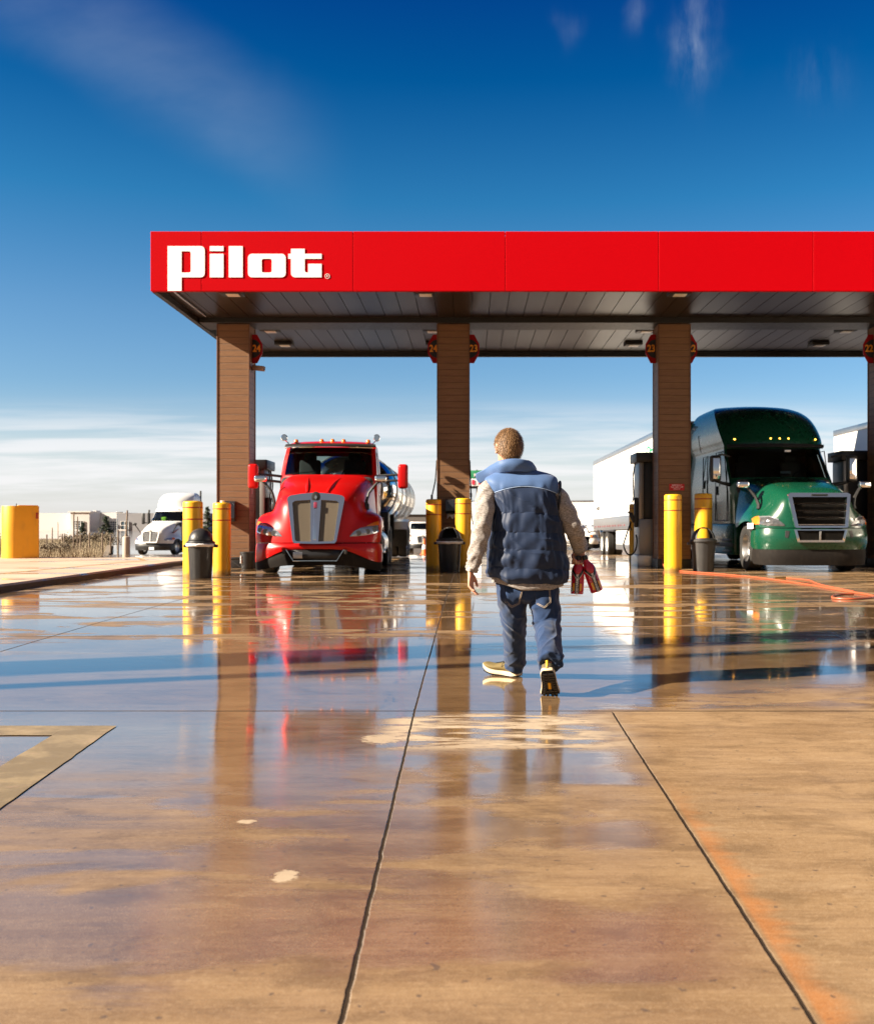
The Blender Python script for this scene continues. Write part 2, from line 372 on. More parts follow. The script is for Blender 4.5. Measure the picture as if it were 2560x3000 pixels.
    h = m.math('MULTIPLY', m.math('ADD', m.math('MULTIPLY', fine, .6), m.math('MULTIPLY', grain, .4)), m.math('MULTIPLY', dryk, .0016))
    h = m.math('ADD', h, m.math('MULTIPLY', s3, m.mixf(w, .0011, .00034)))
    h = m.math('ADD', h, m.math('MULTIPLY', m.noise(m.map(P, (3,13,1)), 1, 2), .0007))
    h = m.math('ADD', h, m.math('MULTIPLY', jt, -.010))
    nr = m.bump(h, 1.0, 1.0)
    tv = m.n('ShaderNodeCombineXYZ'); tv.inputs[1].default_value = 1
    m.pbr(c, rr, 0, nr, m.math('MULTIPLY', m.mixf(w, .30, 1.0), m.math('SUBTRACT', 1, jt)), aniso=.96, tan=tv.outputs[0], coat=m.math('MULTIPLY', m.math('MULTIPLY', w, m.math('SUBTRACT', 1, jt)), m.mixf(nearf, .78, .72)), coat_r=m.mixf(nearf, .17, m.mixf(w, .2, .045))); return m.mat
M['ground'] = ground_material()
def plain_concrete(name, a, b, rough=.75):
    m = NT(name); P = m.pos(); n = m.noise(P, .7, 5, .6); f = m.noise(P, 40, 4, .7)
    c = m.mix(m.step(n, .3, .7), a, b); c = m.mix(m.step(m.noise(m.map(P, (.4,2,1)), 1, 5), .5, .75, 0, .5), c, tuple(x*.55 for x in a))
    w = m.step(m.noise(m.map(P, (.25,.9,1)), 1, 4), .56, .64)
    c = m.mix(m.math('MULTIPLY', w, .5), c, tuple(x*.5 for x in a))
    m.pbr(c, m.mixf(w, rough, .12), 0, m.bump(f, .4, .002)); return m.mat
M['pad'] = plain_concrete('pale_concrete', (.44,.32,.215), (.55,.42,.30))

b = MB()
xs = [-900,-300,-120,-60,-30,-18,-12,-9,-7,-5,-3.5,-2.5,-1.5,-.7,0,.7,1.5,2.5,3.5,5,7,9,12,18,30,60,120,300,900]
ys = [-30,-10,-3,0]+[i*.5 for i in range(1, 40)]+[20+i for i in range(0, 62, 2)]+[90,120,200,400,900,2500]
b.grid([[Vector((x, y, zg(y))) for x in xs] for y in ys])
struct(b.build('ground', M['ground']))

# raised concrete platform on the left with its kerb
pad = [(-7.08,2),(-7.08,10),(-7.1,15.5),(-7.22,20),(-7.42,25.6),(-7.3,27.4),(-6.6,28.6),(-6.2,29.2),(-90,29.2),(-90,2)]
b = MB(); zt = .115
n = len(pad)
inner = []
cx_, cy_ = -30, 16
for (x, y) in pad: inner.append((x-.05 if x > -50 else x+.05, y+(.05 if y < 10 else -.05 if y > 29 else 0)))
vs = [Vector((x, y, zg(y)-.15)) for x, y in pad] + [Vector((x, y, zt-.03)) for x, y in pad] + [Vector((x, y, zt)) for x, y in inner]
fs = []
for i in range(n):
    k = (i+1) % n; fs += [(i, k, n+k, n+i)]
b.add(vs, fs, 1)
b.add(vs, [(n+i, n+(i+1) % n, 2*n+(i+1) % n, 2*n+i) for i in range(n)], 0)
b.add(vs, [tuple(2*n+i for i in range(n))], 0)
M['kerb'] = simple('kerb_face', (.085,.06,.042), .8, var=.4, scale=5, stretch=(1,1,3))
struct(b.build('raised_pavement', [M['pad'], M['kerb']], ang=20))

def paint_mat(name, col, thr=.5):
    m = NT(name); P = m.pos(); n = m.noise(P, 3.2, 6, .7); f = m.noise(P, 60, 3, .7)
    c = m.mix(m.step(n, .34, .58), col, tuple(x*.58 for x in col)); c = m.mix(m.step(f, .58, .72, 0, .6), c, (.22,.15,.09))
    c = m.mix(m.step(m.noise(m.map(P, (2,5,1)), 1.4, 5, .7), .60, .70, 0, .75), c, (.30,.20,.115))
    m.pbr(c, m.mixf(n, .25, .6), 0, m.bump(f, .5, .002)); return m.mat
M['road_yellow'] = paint_mat('worn_yellow_paint', (.33,.235,.105))
def strip(name, mat, path, w, z=.004, zf=None, jit=.0):
    b = MB(); rows = []
    P = [Vector((x, y, 0)) for x, y in path]; Q = []
    for i in range(len(P)-1):
        k = max(1, int((P[i+1]-P[i]).length/.12)); Q += [P[i].lerp(P[i+1], j/k) for j in range(k)]
    Q.append(P[-1])
    for i, p in enumerate(Q):
        t = (Q[min(i+1, len(Q)-1)]-Q[max(i-1, 0)]).normalized(); nn = Vector((-t.y, t.x, 0))
        l = p+nn*(w/2+nz(p.x*9, p.y*9, 1)*jit); r = p-nn*(w/2+nz(p.x*9, p.y*9, 5)*jit)
        rows.append([Vector((q.x, q.y, (zf or zg)(q.y)+z)) for q in (l, r)])
    b.grid(rows); return struct(b.build(name, mat))
# the worn box marking in the left foreground: an L of two bars in one sheet
b = MB()
SK = lambda y: .117*max(0, 5.56-y)
def bar(x0, x1, y0, y1, nx, ny):
    b.grid([[Vector((lerp(x0, x1, i/nx)+SK(lerp(y0, y1, j/ny))+nz(j*.9, i, 3)*.008, lerp(y0, y1, j/ny)+nz(i*.9, j, 8)*.010, zg(lerp(y0, y1, j/ny))+.004)) for i in range(nx+1)] for j in range(ny+1)])
bar(-2.19, -1.93, 1.2, 5.60, 3, 44)
bar(-6.0, -2.1905, 5.30, 5.60, 40, 3)
struct(b.build('yellow_marking', M['road_yellow']))
zpad = lambda y: zt
M['road_yellow2'] = paint_mat('yellow_line_paint', (.62,.37,.10))
strip('platform_line', M['road_yellow2'], [(-8.9,15.0),(-8.75,19),(-8.55,23.5),(-8.4,26.5),(-9.2,28.4)], .10, .004, zpad, .02)
strip('platform_line', M['road_yellow2'], [(-14,24.6),(-11.5,25.5),(-9.5,26.9)], .08, .008, zpad, .02)

# ------------------------------------------------------------------ fuel canopy
Yf, Yb_, Xl, Xr, Zs = 21.0, 29.2, -6.55, 15.5, 5.83
FH = 1.225
can = thing('fuel_canopy', 'wide red fascia fuel canopy on brown plank clad columns over the truck lanes', 'canopy', (0, 25, 0))
T = Matrix.Translation(Vector((0,-25,0)))
b = MB()
seams = [Xl] + [(px-CX)*Yf/F for px in (590,1034,1480,1929,2382)] + [10.2,13.3,Xr]
for i in range(len(seams)-1):
    a, c = seams[i]+.004, seams[i+1]-.004
    b.box(((a+c)/2, Yf+.05, Zs+FH/2), (c-a, .10, FH), bev=.006, seg=1)
for y0 in (Yb_-.05,):
    b.box(((Xl+Xr)/2, y0, Zs+FH/2), (Xr-Xl, .10, FH), bev=.006, seg=1)
for x0 in (Xl+.05, Xr-.05):
    b.box((x0, (Yf+Yb_)/2, Zs+FH/2), (.10, Yb_-Yf-.21, FH), bev=.006, seg=1)
b.xform(T).build('fascia', M['fascia'], can, ang=20)
b = MB()
for y0 in (Yf+.085, Yb_-.085): b.box(((Xl+Xr)/2, y0, Zs+FH-.03), (Xr-Xl-.03, .05, .028), bev=.004, seg=1)
b.box((Xl+.12, 25.1, Zs+FH-.03), (.03, Yb_-Yf-.3, .028)); b.box((Xr-.12, 25.1, Zs+FH-.03), (.03, Yb_-Yf-.3, .028))
b.xform(T).build('fascia_cap', M['fascia'], can)
b = MB()
b.box(((Xl+Xr)/2, (Yf+Yb_)/2, Zs+FH-.1), (Xr-Xl-.24, Yb_-Yf-.24, .06))
b.xform(T).build('roof_deck', M['alu'], can)
b = MB(); x = Xl+.11; pw = .405
while x < Xr-.5:
    t1 = random.uniform(-.0015, .0015)
    for (ya, yb) in ((Yf+.11, 24.30), (25.22, Yb_-.11)):
        zz = Zs+.13; g = .008
        vs = [Vector((x+g, ya, zz+t1)), Vector((x+pw-g, ya, zz-t1)), Vector((x+pw-g, yb, zz-t1)), Vector((x+g, yb, zz+t1)),
              Vector((x, ya, zz+.03)), Vector((x+pw, ya, zz+.03)), Vector((x+pw, yb, zz+.03)), Vector((x, yb, zz+.03))]
        b.add(vs, [(0,1,2,3),(0,3,7,4),(1,5,6,2),(0,4,5,1),(3,2,6,7)])
    x += pw
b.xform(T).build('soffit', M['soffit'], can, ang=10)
b = MB(); b.box(((Xl+Xr)/2, 24.76, Zs+.09), (Xr-Xl-.24, .90, .16), bev=.01, seg=1)
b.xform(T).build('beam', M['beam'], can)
b = MB()
b.box(((Xl+Xr)/2, Yb_-.055, Zs+.075), (Xr-Xl-.012, .118, .16)); b.box((Xl+.058, (Yf+Yb_)/2, Zs+.073), (.105, Yb_-Yf-.25, .16)); b.box(((Xl+Xr)/2, Yf+.112, Zs+.07), (Xr-Xl-.03, .02, .13))
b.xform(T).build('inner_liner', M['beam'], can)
# lettering of the fascia (source outline: 1 unit = 0.004276 m)
u = .611*Yf/F
def LP(x, y): return (((420+x*.611)-CX)*Yf/F, Zs + (328-y)*u)
def rrect(x0, y0, x1, y1, r, corners=(1,1,1,1), k=6):
    pts = []
    for ci, (cx, cy, a0) in enumerate(((x1-r, y0+r, -90), (x1-r, y1-r, 0), (x0+r, y1-r, 90), (x0+r, y0+r, 180))):
        if corners[ci]: pts += [(cx+r*math.cos(R(a0+90*j/k)), cy+r*math.sin(R(a0+90*j/k))) for j in range(k+1)]
        else: pts.append(((x1, y0), (x1, y1), (x0, y1), (x0, y0))[ci])
    return pts
letters = {
 'P': [[(117,113)]+rrect(184,113,295,263,20,(1,1,0,0))[:-2]+[(184,263),(184,328),(117,328)], rrect(184,138,228,240,9,(1,1,0,0))],
 'i': [rrect(319,150,385,263,1)], 'dot': [rrect(319,113,385,137,1)], 'l': [rrect(410,113,477,263,1)],
 'o': [rrect(502,150,683,263,20), rrect(568,174,616,240,9)],
 't': [[(708,126),(774,126),(774,150),(855,150),(855,174),(774,174),(774,230),(777,237),(784,240),(790,240),(790,198),(855,198),(855,263),(728,263),(719,261),(711,254),(708,244),(708,174),(695,174),(695,150),(708,150)]],
}
for k, pl in letters.items():
    o = outline_mb([[LP(*p) for p in q] for q in pl], .006).xform(Matrix.Translation(Vector((0, Yf-.008, 0))) @ FRONT).xform(T)
    o.build('letter', M['white'], can, ang=30)
o = outline_mb([[LP(882+12*math.cos(2*PI*i/24), 257+12*math.sin(2*PI*i/24)) for i in range(24)], [LP(882+10.3*math.cos(2*PI*i/24), 257+10.3*math.sin(2*PI*i/24)) for i in range(24)]], .004)
t = text_mb('R', .062, .004); t.xform(Matrix.Translation(Vector((*LP(882,257), 0)))); o.add(t.v, t.f)
o.xform(Matrix.Translation(Vector((0, Yf-.006, 0))) @ FRONT).xform(T).build('registered_mark', M['white'], can)
# columns
def cladding():
    m = NT('plank_cladding'); P = m.obj(); X, Y, Z = m.xyz(P)[:3]
    k = m.math('DIVIDE', Z, .153); fr = m.math('FRACT', k); idx = m.math('FLOOR', k)
    wn = m.n('ShaderNodeTexWhiteNoise', noise_dimensions='1D'); m.put(wn.inputs['W'], idx)
    cb = m.n('ShaderNodeCombineXYZ'); m.put(cb.inputs[0], m.math('ADD', X, m.math('MULTIPLY', idx, 3.7))); m.put(cb.inputs[1], Y); m.put(cb.inputs[2], m.math('MULTIPLY', Z, 14))
    g = m.noise(cb.outputs[0], 2.4, 6, .65, .6)
    c = m.mix(m.step(g, .28, .75), (.215,.112,.052), (.145,.072,.033))
    c = m.mix(m.math('MULTIPLY', wn.outputs[0], .34), c, (.15,.068,.028))
    gap = m.math('ADD', m.step(fr, .03, .075, 1, 0), m.step(fr, .955, .985), clamp=True)
    c = m.mix(m.math('MULTIPLY', gap, .65), c, (.03,.015,.008))
    h = m.math('ADD', m.math('MULTIPLY', gap, -1), m.math('MULTIPLY', g, .12))
    m.pbr(c, m.mixf(g, .42, .62), 0, m.bump(h, .8, .006)); return m.mat
M['cladding'] = cladding()
M['clad_trim'] = simple('clad_trim', (.12,.052,.022), .5)
COLX = [-6.02, -.77, 4.50, 9.77]; CW = .755; CYf, CYb = 24.42, 25.12
for cx in COLX:
    b = MB(); b.box((cx+CW/2, (CYf+CYb)/2, 2.93), (CW, CYb-CYf, 5.80))
    col = b.xform(T).build('column', M['cladding'], can)
    b = MB()
    for xx in (cx, cx+CW):
        for yy in (CYf, CYb): b.box((xx, yy, 2.95), (.03, .03, 5.76), bev=.004, seg=1)
    b.xform(T).build('corner_trim', M['clad_trim'], col)
    b = MB(); b.box((cx+CW/2, (CYf+CYb)/2, .09), (CW+.05, CYb-CYf+.05, .26), bev=.012)
    b.xform(T).build('plinth', M['dark_metal'], col)
for lx in (-5.0, -.95, 4.4, 9.4):
    for ly in (21.55, 25.62, 27.6):
        b = MB(); b.box((lx, ly, Zs+.085), (.46, .40, .09), bev=.01)
        l = b.xform(T).build('canopy_light', M['beam'], can)
        b = MB(); b.box((lx+.02, ly-.0, Zs+.036), (.26, .26, .012), bev=.003)
        b.xform(T).build('lens', M['light_lens'], l)
b = MB(); b.tube([(Xl+.35,Yf+.16,Zs+.10),(Xl+.34,22,Zs+.095),(Xl+.36,24,Zs+.10)], .018, 8); b.xform(T).build('conduit', M['steel'], can)

# lane number signs
M['lane_red'] = simple('lane_sign_red', (.30,.006,.010), .5, spec=.2)
def lane_sign(x, side, num, label):
    t = thing('lane_sign', label, 'sign', (x, 24.80, 5.30), 0, 'lane number signs on the columns'); s = side
    poly = [(.002,.345),(.12,.345),(.245,.115),(.245,-.115),(.12,-.345),(.002,-.345)]
    b = MB(); b.prism(poly, lambda p: Vector((s*p[0], .02, p[1])), lambda p: Vector((s*p[0], -.02, p[1]))); b.build('sign_plate', M['lane_red'], t)
    k = 16; half = [(.005+.215*math.cos(R(-90+180*i/k)), .225*math.sin(R(-90+180*i/k))) for i in range(k+1)]
    b = MB(); b.prism(half, lambda p: Vector((s*p[0], -.018, p[1])), lambda p: Vector((s*p[0], -.027, p[1]))); b.build('black_disc', M['black'], t)
    b = text_mb(num, .235, .003, bold=.007, sx=.82); b.xform(Matrix.Translation(Vector((s*.112, -.031, -.0))) @ FRONT); b.build('numeral', M['orange_num'], t)
W2 = COLX[0]+CW
lane_sign(COLX[0]+CW, 1, '24', 'red half octagon lane sign 24 on the right side of the first column')
lane_sign(COLX[1], -1, '24', 'red half octagon lane sign 24 on the left side of the second column')
lane_sign(COLX[1]+CW, 1, '23', 'red half octagon lane sign 23 on the right side of the second column')
lane_sign(COLX[2], -1, '23', 'red half octagon lane sign 23 on the left side of the third column')
lane_sign(COLX[2]+CW, 1, '22', 'red half octagon lane sign on the right of the third column showing a 2')
lane_sign(COLX[3], -1, '22', 'red half octagon lane sign 22 at the right picture edge')
# security camera
t = thing('security_camera', 'small grey security camera on a bracket below the first lane sign', 'camera', (COLX[0]+CW, 24.78, 4.82))
b = MB(); b.cyl((0,0,0),(.03,0,0),.05); b.tube([(.02,0,0),(.07,0,-.01),(.10,-.02,.01)], .014, 8); b.build('bracket', M['dark_metal'], t)
b = MB(); b.box((.17,-.06,.0), (.30,.13,.12), rot=Euler((0,R(8),R(-14))), bev=.015); b.build('housing', simple('camera_housing', (.30,.24,.19), .5), t)
b = MB(); b.cyl((.29,-.095,-.018),(.315,-.10,-.02),.036); b.build('lens', M['black'], t)

# ------------------------------------------------------------------ bollards
def bollard(p, d, h, label, mat='yellow', bands=True):
    t = thing('bollard', label, 'bollard', p, random.uniform(-2,2), 'yellow bollards of the pump islands'); r = d/2
    b = MB(); b.lathe([(r*1.0,0),(r,h*.5),(r,h-.045),(r*.97,h-.02),(r*.86,h-.006),(r*.5,h),(.01,h)], n=40); b.build('post_sleeve', M[mat], t, ang=50)
    if bands:
        for z in (h-.13, h-.36):
            b = MB(); b.lathe([(r-.002,z-.013),(r+.003,z-.010),(r+.003,z+.010),(r-.002,z+.013)], n=40, cap0=False, cap1=False); b.build('band', M['red_band'], t)
    return t
def gxy(px, Y): return Vector(((px-CX)*Y/F, Y, zg(Y)))
bollard(gxy(565,20.25), .383, 1.50, 'sunlit yellow bollard standing left of the domed bin at the first column')
bp = gxy(650,21.0)
bollard(bp, .36, 1.485, 'sunlit yellow bollard right of the domed bin with a white cup on top')
bollard(gxy(1270,23.7), .358, 1.63, 'shaded yellow bollard left of the bin under the towel dispenser')
bollard(gxy(1357,23.7), .368, 1.65, 'shaded yellow bollard right of the bin, nearest the walking man')
bollard(gxy(1971,22.7), .38, 1.71, 'yellow bollard in front of the third column beside the orange hose')
bollard(gxy(2060,23.6), .40, 1.76, 'yellow bollard behind the grey bin near the green truck')
bollard(gxy(1860,30.0), .35, 1.66, 'yellow bollard behind the pump hoses in front of the white trailer')
bollard(gxy(792,27.6), .37, 1.55, 'yellow bollard top peeking out beside the red truck fender')
o = MB(); o.lathe([(.035,0),(.045,.03),(.046,.036),(.04,.04),(.01,.041)], n=20)
o = o.build('paper_cup_lid', M['paper']); o.location = bp + Vector((.01,0,1.485)); tag(o, 'white cup lid lying on top of a yellow bollard', 'lid')
# big rounded guard on the platform
g = at(79,1633,29.0)
t = thing('steel_guard', 'wide yellow steel guard with rounded side on the raised platform', 'guard', (-12.55, 28.6, zt), R(27))
b = MB(); ring = []
for i in range(17): a = R(90+180*i/16); ring.append((-.12+.36*math.cos(a), .36*math.sin(a)))
ring += [(.44,-.36),(.46,-.34),(.46,.34),(.44,.36)]
b.loft([[Vector((x*k, y*k, z)) for x, y in ring] for z, k in ((0,1),(.7,1),(1.43,1),(1.45,.985))]); b.build('shell', M['yellow_steel'], t, ang=40)
b = MB(); b.box((.18,-.0,1.462), (.5,.6,.02), bev=.005); b.build('lid', M['yellow_steel'], t)
b = MB(); b.box((.40,-.372,1.18), (.05,.02,.17), bev=.004); b.build('sticker', M['red_band'], t)
b = MB(); b.cyl((-.1,0,1.45),(-.1,0,1.52),.012); b.build('pin', M['dark_metal'], t)

# ------------------------------------------------------------------ bins
M['bin'] = simple('bin_plastic', (.018,.018,.019), .42, var=.25, rvar=.1, bump=.001, dirt=(.10,.09,.08), dirt_amt=.2)
M['bin_grey'] = simple('bin_plastic_grey', (.035,.034,.034), .5, var=.25, rvar=.1, bump=.001, dirt=(.10,.09,.08), dirt_amt=.2)
def bin_(p, r, label, opening, mat='bin', bag=True, sc=1.0):
    t = thing('litter_bin', label, 'bin', p, 0, 'litter bins at the pump islands')
    b = MB(); prof = [(r*.80,.0),(r*.84,.02),(r*.97,.60*sc),(r,.66*sc)]
    n = 48; rings = []
    for rr, z in prof:
        ring = []
        for k in range(n):
            a = 2*PI*k/n; q = rr*(1-.025*(0.5+.5*math.cos(a*12)) if .01 < z < .62*sc else 1); ring.append(Vector((q*math.cos(a), q*math.sin(a), z)))
        rings.append(ring)
    b.loft(rings); b.build('drum', M[mat], t, ang=40)
    b = MB(); b.lathe([(r*.98,.655*sc),(r*1.10,.66*sc),(r*1.12,.69*sc),(r*1.06,.715*sc),(r*.9,.715*sc)], n=40, cap0=False, cap1=False); b.build('rim', M[mat], t)
    for s in (-1,1):
        b = MB(); b.box((s*r*1.12,0,.62*sc), (.10,.12,.06), bev=.015); b.build('handle', M[mat], t)
    if bag:
        b = MB(); n = 60; rows = []
        for z, e in ((.668*sc,.012),(.655*sc,.02),(.63*sc,.012)):
            rows.append([Vector(((r*1.06+e+.006*nz(k*.7,z*30))*math.cos(2*PI*k/n), (r*1.06+e+.006*nz(k*.7,z*30))*math.sin(2*PI*k/n), z-.02*max(0,nz(k*.35,4)) - (.02 if z < .65*sc else 0))) for k in range(n)])
        b.grid(rows, wrap=True); b.build('bin_liner', M['paper'], t, solid=.002)
    # dome lid, with or without its mouth towards the viewer
    b = MB(); nu, nv = 40, 14; vs = []; fs = []
    for j in range(nv+1):
        th = R(90*j/nv); zz = .71*sc+r*1.0*1.02*math.sin(th); rr = r*.94*math.cos(th)
        for i in range(nu): a = 2*PI*i/nu; vs.append(Vector((rr*math.cos(a), rr*math.sin(a), zz)))
    for j in range(nv):
        for i in range(nu):
            k = (i+1) % nu; a = (i+.5)*360/nu
            if opening and 1 <= j <= 9 and (222 < a < 318 or (opening == 2 and 42 < a < 138)): continue
            fs.append((j*nu+i, j*nu+k, (j+1)*nu+k, (j+1)*nu+i))
    b.add(vs, fs); b.build('dome_lid', M[mat], t, solid=.008)
    return t
bin_(gxy(588,19.75), .245, 'black domed bin between two sunlit yellow bollards', 0)
bin_(gxy(1317,23.0), .27, 'black bin with an open dome mouth between shaded yellow bollards', 1)
bin_(gxy(2060,22.8), .27, 'dark grey bin with an open arched lid beside the green truck', 2, 'bin_grey', False, .99)

# towel dispensers
def dispenser(x0, x1, z0, z1, label, paper):
    t = thing('towel_dispenser', label, 'dispenser', ((x0+x1)/2, CYf, z0), 0, 'paper towel dispensers on the columns'); w = x1-x0; h = z1-z0
    b = MB(); pr = [(-.005,0),(-.20,0),(-.235,.06),(-.235,h*.6),(-.20,h*.93),(-.15,h),(-.005,h)]
    b.prism(pr, lambda p: Vector((-w/2, p[0], p[1])), lambda p: Vector((w/2, p[0], p[1]))); b.build('cover', simple('dispenser_cover', (.018,.019,.024), .25, coat=.5), t, ang=25)
    b = MB(); b.box((0,-.12,-.005), (w*.9,.18,.014)); b.build('tray', M['black'], t)
    if paper:
        b = MB(); rows = []
        for j in range(7): rows.append([Vector((lerp(-w*.38, w*.36, i/8), -.10-.03*j/6+.02*nz(i*.6,j*.5), -.01-(.09+.035*math.cos(i*1.1))*j/6)) for i in range(9)])
        b.grid(rows); b.build('paper_towel', M['paper'], t, solid=.002)
dispenser(-.57,-.315,1.31,1.65, 'black towel dispenser with white paper hanging on the second column', True)
dispenser(-5.83,-5.56,1.13,1.60, 'black dispenser behind a sunlit yellow bollard on the first column', False)
# notice on the third column
t = thing('notice_sign', 'small red emergency notice with white lettering on the third column', 'sign', (4.935, CYf, 1.935))
b = MB(); b.box((0,-.006,0), (.36,.010,.155), bev=.003, seg=1); b.build('plate', M['red_sign'], t)
for i, s in enumerate(('EMERGENCY', 'FUEL SHUT OFF', 'SWITCH')):
    b = text_mb(s, .042, .001); b.xform(Matrix.Translation(Vector((0,-.0135,.045-.045*i))) @ FRONT); b.build('lettering', M['white'], t)
o = MB(); o.box((0,0,0), (.008,.12,.48), bev=.003, seg=1); o = o.build('label_plate', simple('grey_plate', (.42,.37,.36), .5)); o.location = (COLX[0]+CW+.006, 24.75, 2.02)
tag(o, 'pale grey plate on the dark right side of the first column', 'plate')
# squeegee bucket with pipework
t = thing('squeegee_bucket', 'black squeegee bucket with a pale label at the foot of the first column', 'bucket', gxy(722,24.0)+Vector((.02,0,0)))
b = MB(); b.lathe([(.13,0),(.14,.02),(.165,.36),(.175,.37),(.175,.40),(.15,.40)], n=28); b.build('pail', M['bin'], t)
b = MB(); b.box((-.11,-.125,.22), (.05,.02,.18), rot=Euler((0,0,R(40))), bev=.004); b.build('label_patch', M['paper'], t)
b = MB(); b.tube([(-.15,0,.25),(-.35,-.02,.24),(-.5,-.02,.22)], .035, 10); b.tube([(-.5,0,.36),(-.36,-.05,.2),(-.14,-.12,.05)], .008, 6); b.build('squeegee', M['dark_metal'], t)

# ------------------------------------------------------------------ pumps
M['pump_grey'] = simple('pump_panel', (.30,.29,.28), .35, .4, var=.1)
def pump(x0, x1, y0, y1, h, label, hoses, side):
    t = thing('fuel_pump', label, 'pump', ((x0+x1)/2, (y0+y1)/2, 0), 0, 'fuel pumps behind the columns'); w = x1-x0; d = y1-y0
    b = MB(); b.box((0,0,.14), (w+.12,d+.2,.28), bev=.015); b.build('plinth', M['steel'], t)
    b = MB(); b.box((0,0,.28+.45), (w,d,.90), bev=.015); b.build('cabinet', M['pump_grey'], t)
    for s in (-1,1):
        b = MB(); b.box((s*(w/2-.06),0,1.18+(h-1.42)/2), (.12,d*.9,h-1.42), bev=.012); b.build('upright', M['pump_grey'], t)
    b = MB(); b.box((0,0,1.18+(h-1.42)/2), (w-.25,d*.7,h-1.42), bev=.01); b.build('display_panel', M['black_plastic'], t)
    b = MB(); b.box((0,0,h-.12), (w+.18,d+.16,.24), bev=.02); b.build('header', M['dark_metal'], t)
    for i in range(hoses):
        yy = -d*.28+i*.24; s = side; xx = s*(w/2)
        b = MB(); b.box((xx+s*.05,yy,1.35), (.10,.13,.75), bev=.03); b.build('nozzle_holder', M['black_plastic'], t)
        b = MB(); b.box((xx+s*.14,yy,1.22), (.10,.06,.26), rot=Euler((0,R(s*24),0)), bev=.02); b.tube([(xx+s*.18,yy,1.1),(xx+s*.2,yy,1.0),(xx+s*.16,yy,.9)], .016, 8); b.box((xx+s*.2,yy,1.33),(.13,.045,.05),rot=Euler((0,R(s*-30),0)),bev=.012); b.build('nozzle', M['black_plastic'], t)
        b = MB(); P = [(xx+s*.08,yy,h-.26),(xx+s*.13,yy,h-.6),(xx+s*.11,yy,1.75),(xx+s*.14,yy,1.6)]; b.tube(P, .018, 8)
        Q = [(xx+s*.18,yy,1.12)]; 
        for k in range(13): a = R(-10-200*k/12); Q.append((xx+s*(.20+.0+.17*math.cos(a)*1), yy-.02, .62+.34*math.sin(a)))
        b.tube(Q, .02, 8); b.build('hose', M['rubber'], t)
    return t
pump(4.22,5.0,25.5,26.35,2.84,'grey fuel pump with hanging black hose left of the third column',1,-1)
pump(9.30,10.1,25.45,26.3,2.88,'dark fuel pump at the right picture edge beside the green truck',0,-1)
pump(-5.95,-5.12,25.5,26.4,2.66,'fuel pump with black hoses behind the first column and red mirror',2,1)
# loose strap hoses hanging at the second column
for (P, l) in (([(-.80,24.8,2.6),(-.83,24.7,2.1),(-.90,24.3,1.70),(-.92,23.9,1.55)], 'black hose hanging on the left edge of the second column'),
               ([(.0,24.8,2.6),(.02,24.7,2.1),(.03,24.5,1.75),(.05,24.3,1.2),(.10,24.2,.95)], 'black hose hanging on the right edge of the second column')):
    b = MB(); b.tube(P, .016, 8); b.box(P[2],(.05,.05,.1),bev=.01); o = b.build('air_hose', M['rubber']); tag(o, l, 'hose')

# orange air hose on the slab
def hose(pts, r, name, label):
    Q = []
    for i in range(len(pts)-1):
        for j in range(8):
            t = j/8; p0 = pts[max(i-1,0)]; p1 = pts[i]; p2 = pts[i+1]; p3 = pts[min(i+2,len(pts)-1)]
            Q.append(tuple(.5*((2*p1[k])+(-p0[k]+p2[k])*t+(2*p0[k]-5*p1[k]+4*p2[k]-p3[k])*t*t+(-p0[k]+3*p1[k]-3*p2[k]+p3[k])*t**3) for k in range(2)))
    Q.append(pts[-1])
    return [gp(*q)+Vector((0,0,r)) for q in Q]
H1 = hose([(1948,1668),(1990,1675),(2110,1684),(2240,1697),(2370,1716),(2480,1735),(2545,1746),(2558,1753),(2500,1758),(2440,1755),(2452,1745),(2500,1743)], .015, 'h', '')
H1 = [gp(1938,1664)+Vector((0,.05,.35)), gp(1942,1666)+Vector((0,0,.12))] + H1
t = thing('air_hose', 'orange air hose snaking across the wet slab near the green truck', 'hose', H1[8])
L = Matrix.Translation(-H1[8])
b = MB(); b.tube(H1, .015, 10); b.xform(L).build('hose_run', M['hose_orange'], t)
H2 = hose([(2302,1696),(2340,1699),(2372,1703),(2392,1712),(2430,1722),(2500,1736)], .015, 'h', '')
b = MB(); b.tube(H2, .014, 10); b.xform(L).build('hose_run', M['hose_orange'], t)
b = MB(); e = H2[0]; b.tube([e, e+Vector((-.12,.01,0)), e+Vector((-.2,.02,0))], [.03,.025,.018], 10); b.xform(L).build('nozzle', M['brass'], t)
# ------------------------------------------------------------------ far background
# warehouse beyond the field
wy = 480.0
def WX(px): return (px-CX)*wy/F
def WZ(py): return HC-(py-CY)*wy/F
wh = thing('warehouse', 'long white warehouse with blue windows beyond the dry grass field', 'warehouse', (WX(250), wy, -1))
T = Matrix.Translation(-Vector((WX(250), wy, -1)))
def slab(mb, px0, px1, py, y0, y1, base=-1.0): mb.box(((WX(px0)+WX(px1))/2, (y0+y1)/2, (WZ(py)+base)/2), (WX(px1)-WX(px0), y1-y0, WZ(py)-base))
b = MB(); slab(b, -420, 206, 1503, wy+6, wy+40); b.xform(T).build('wall', M['concrete_wall'], wh)
b = MB(); slab(b, 206.5, 262, 1499, wy, wy+40); b.xform(T).build('entrance_block', simple('pale_grey_render', (.62,.60,.58), .8, var=.03), wh)
b = MB(); slab(b, 262.5, 336, 1500.5, wy+14, wy+40); b.xform(T).build('wall', M['concrete_wall'], wh)
b = MB(); slab(b, 336.5, 600, 1503, wy+4, wy+40); b.xform(T).build('wall', M['grey_wall'], wh)
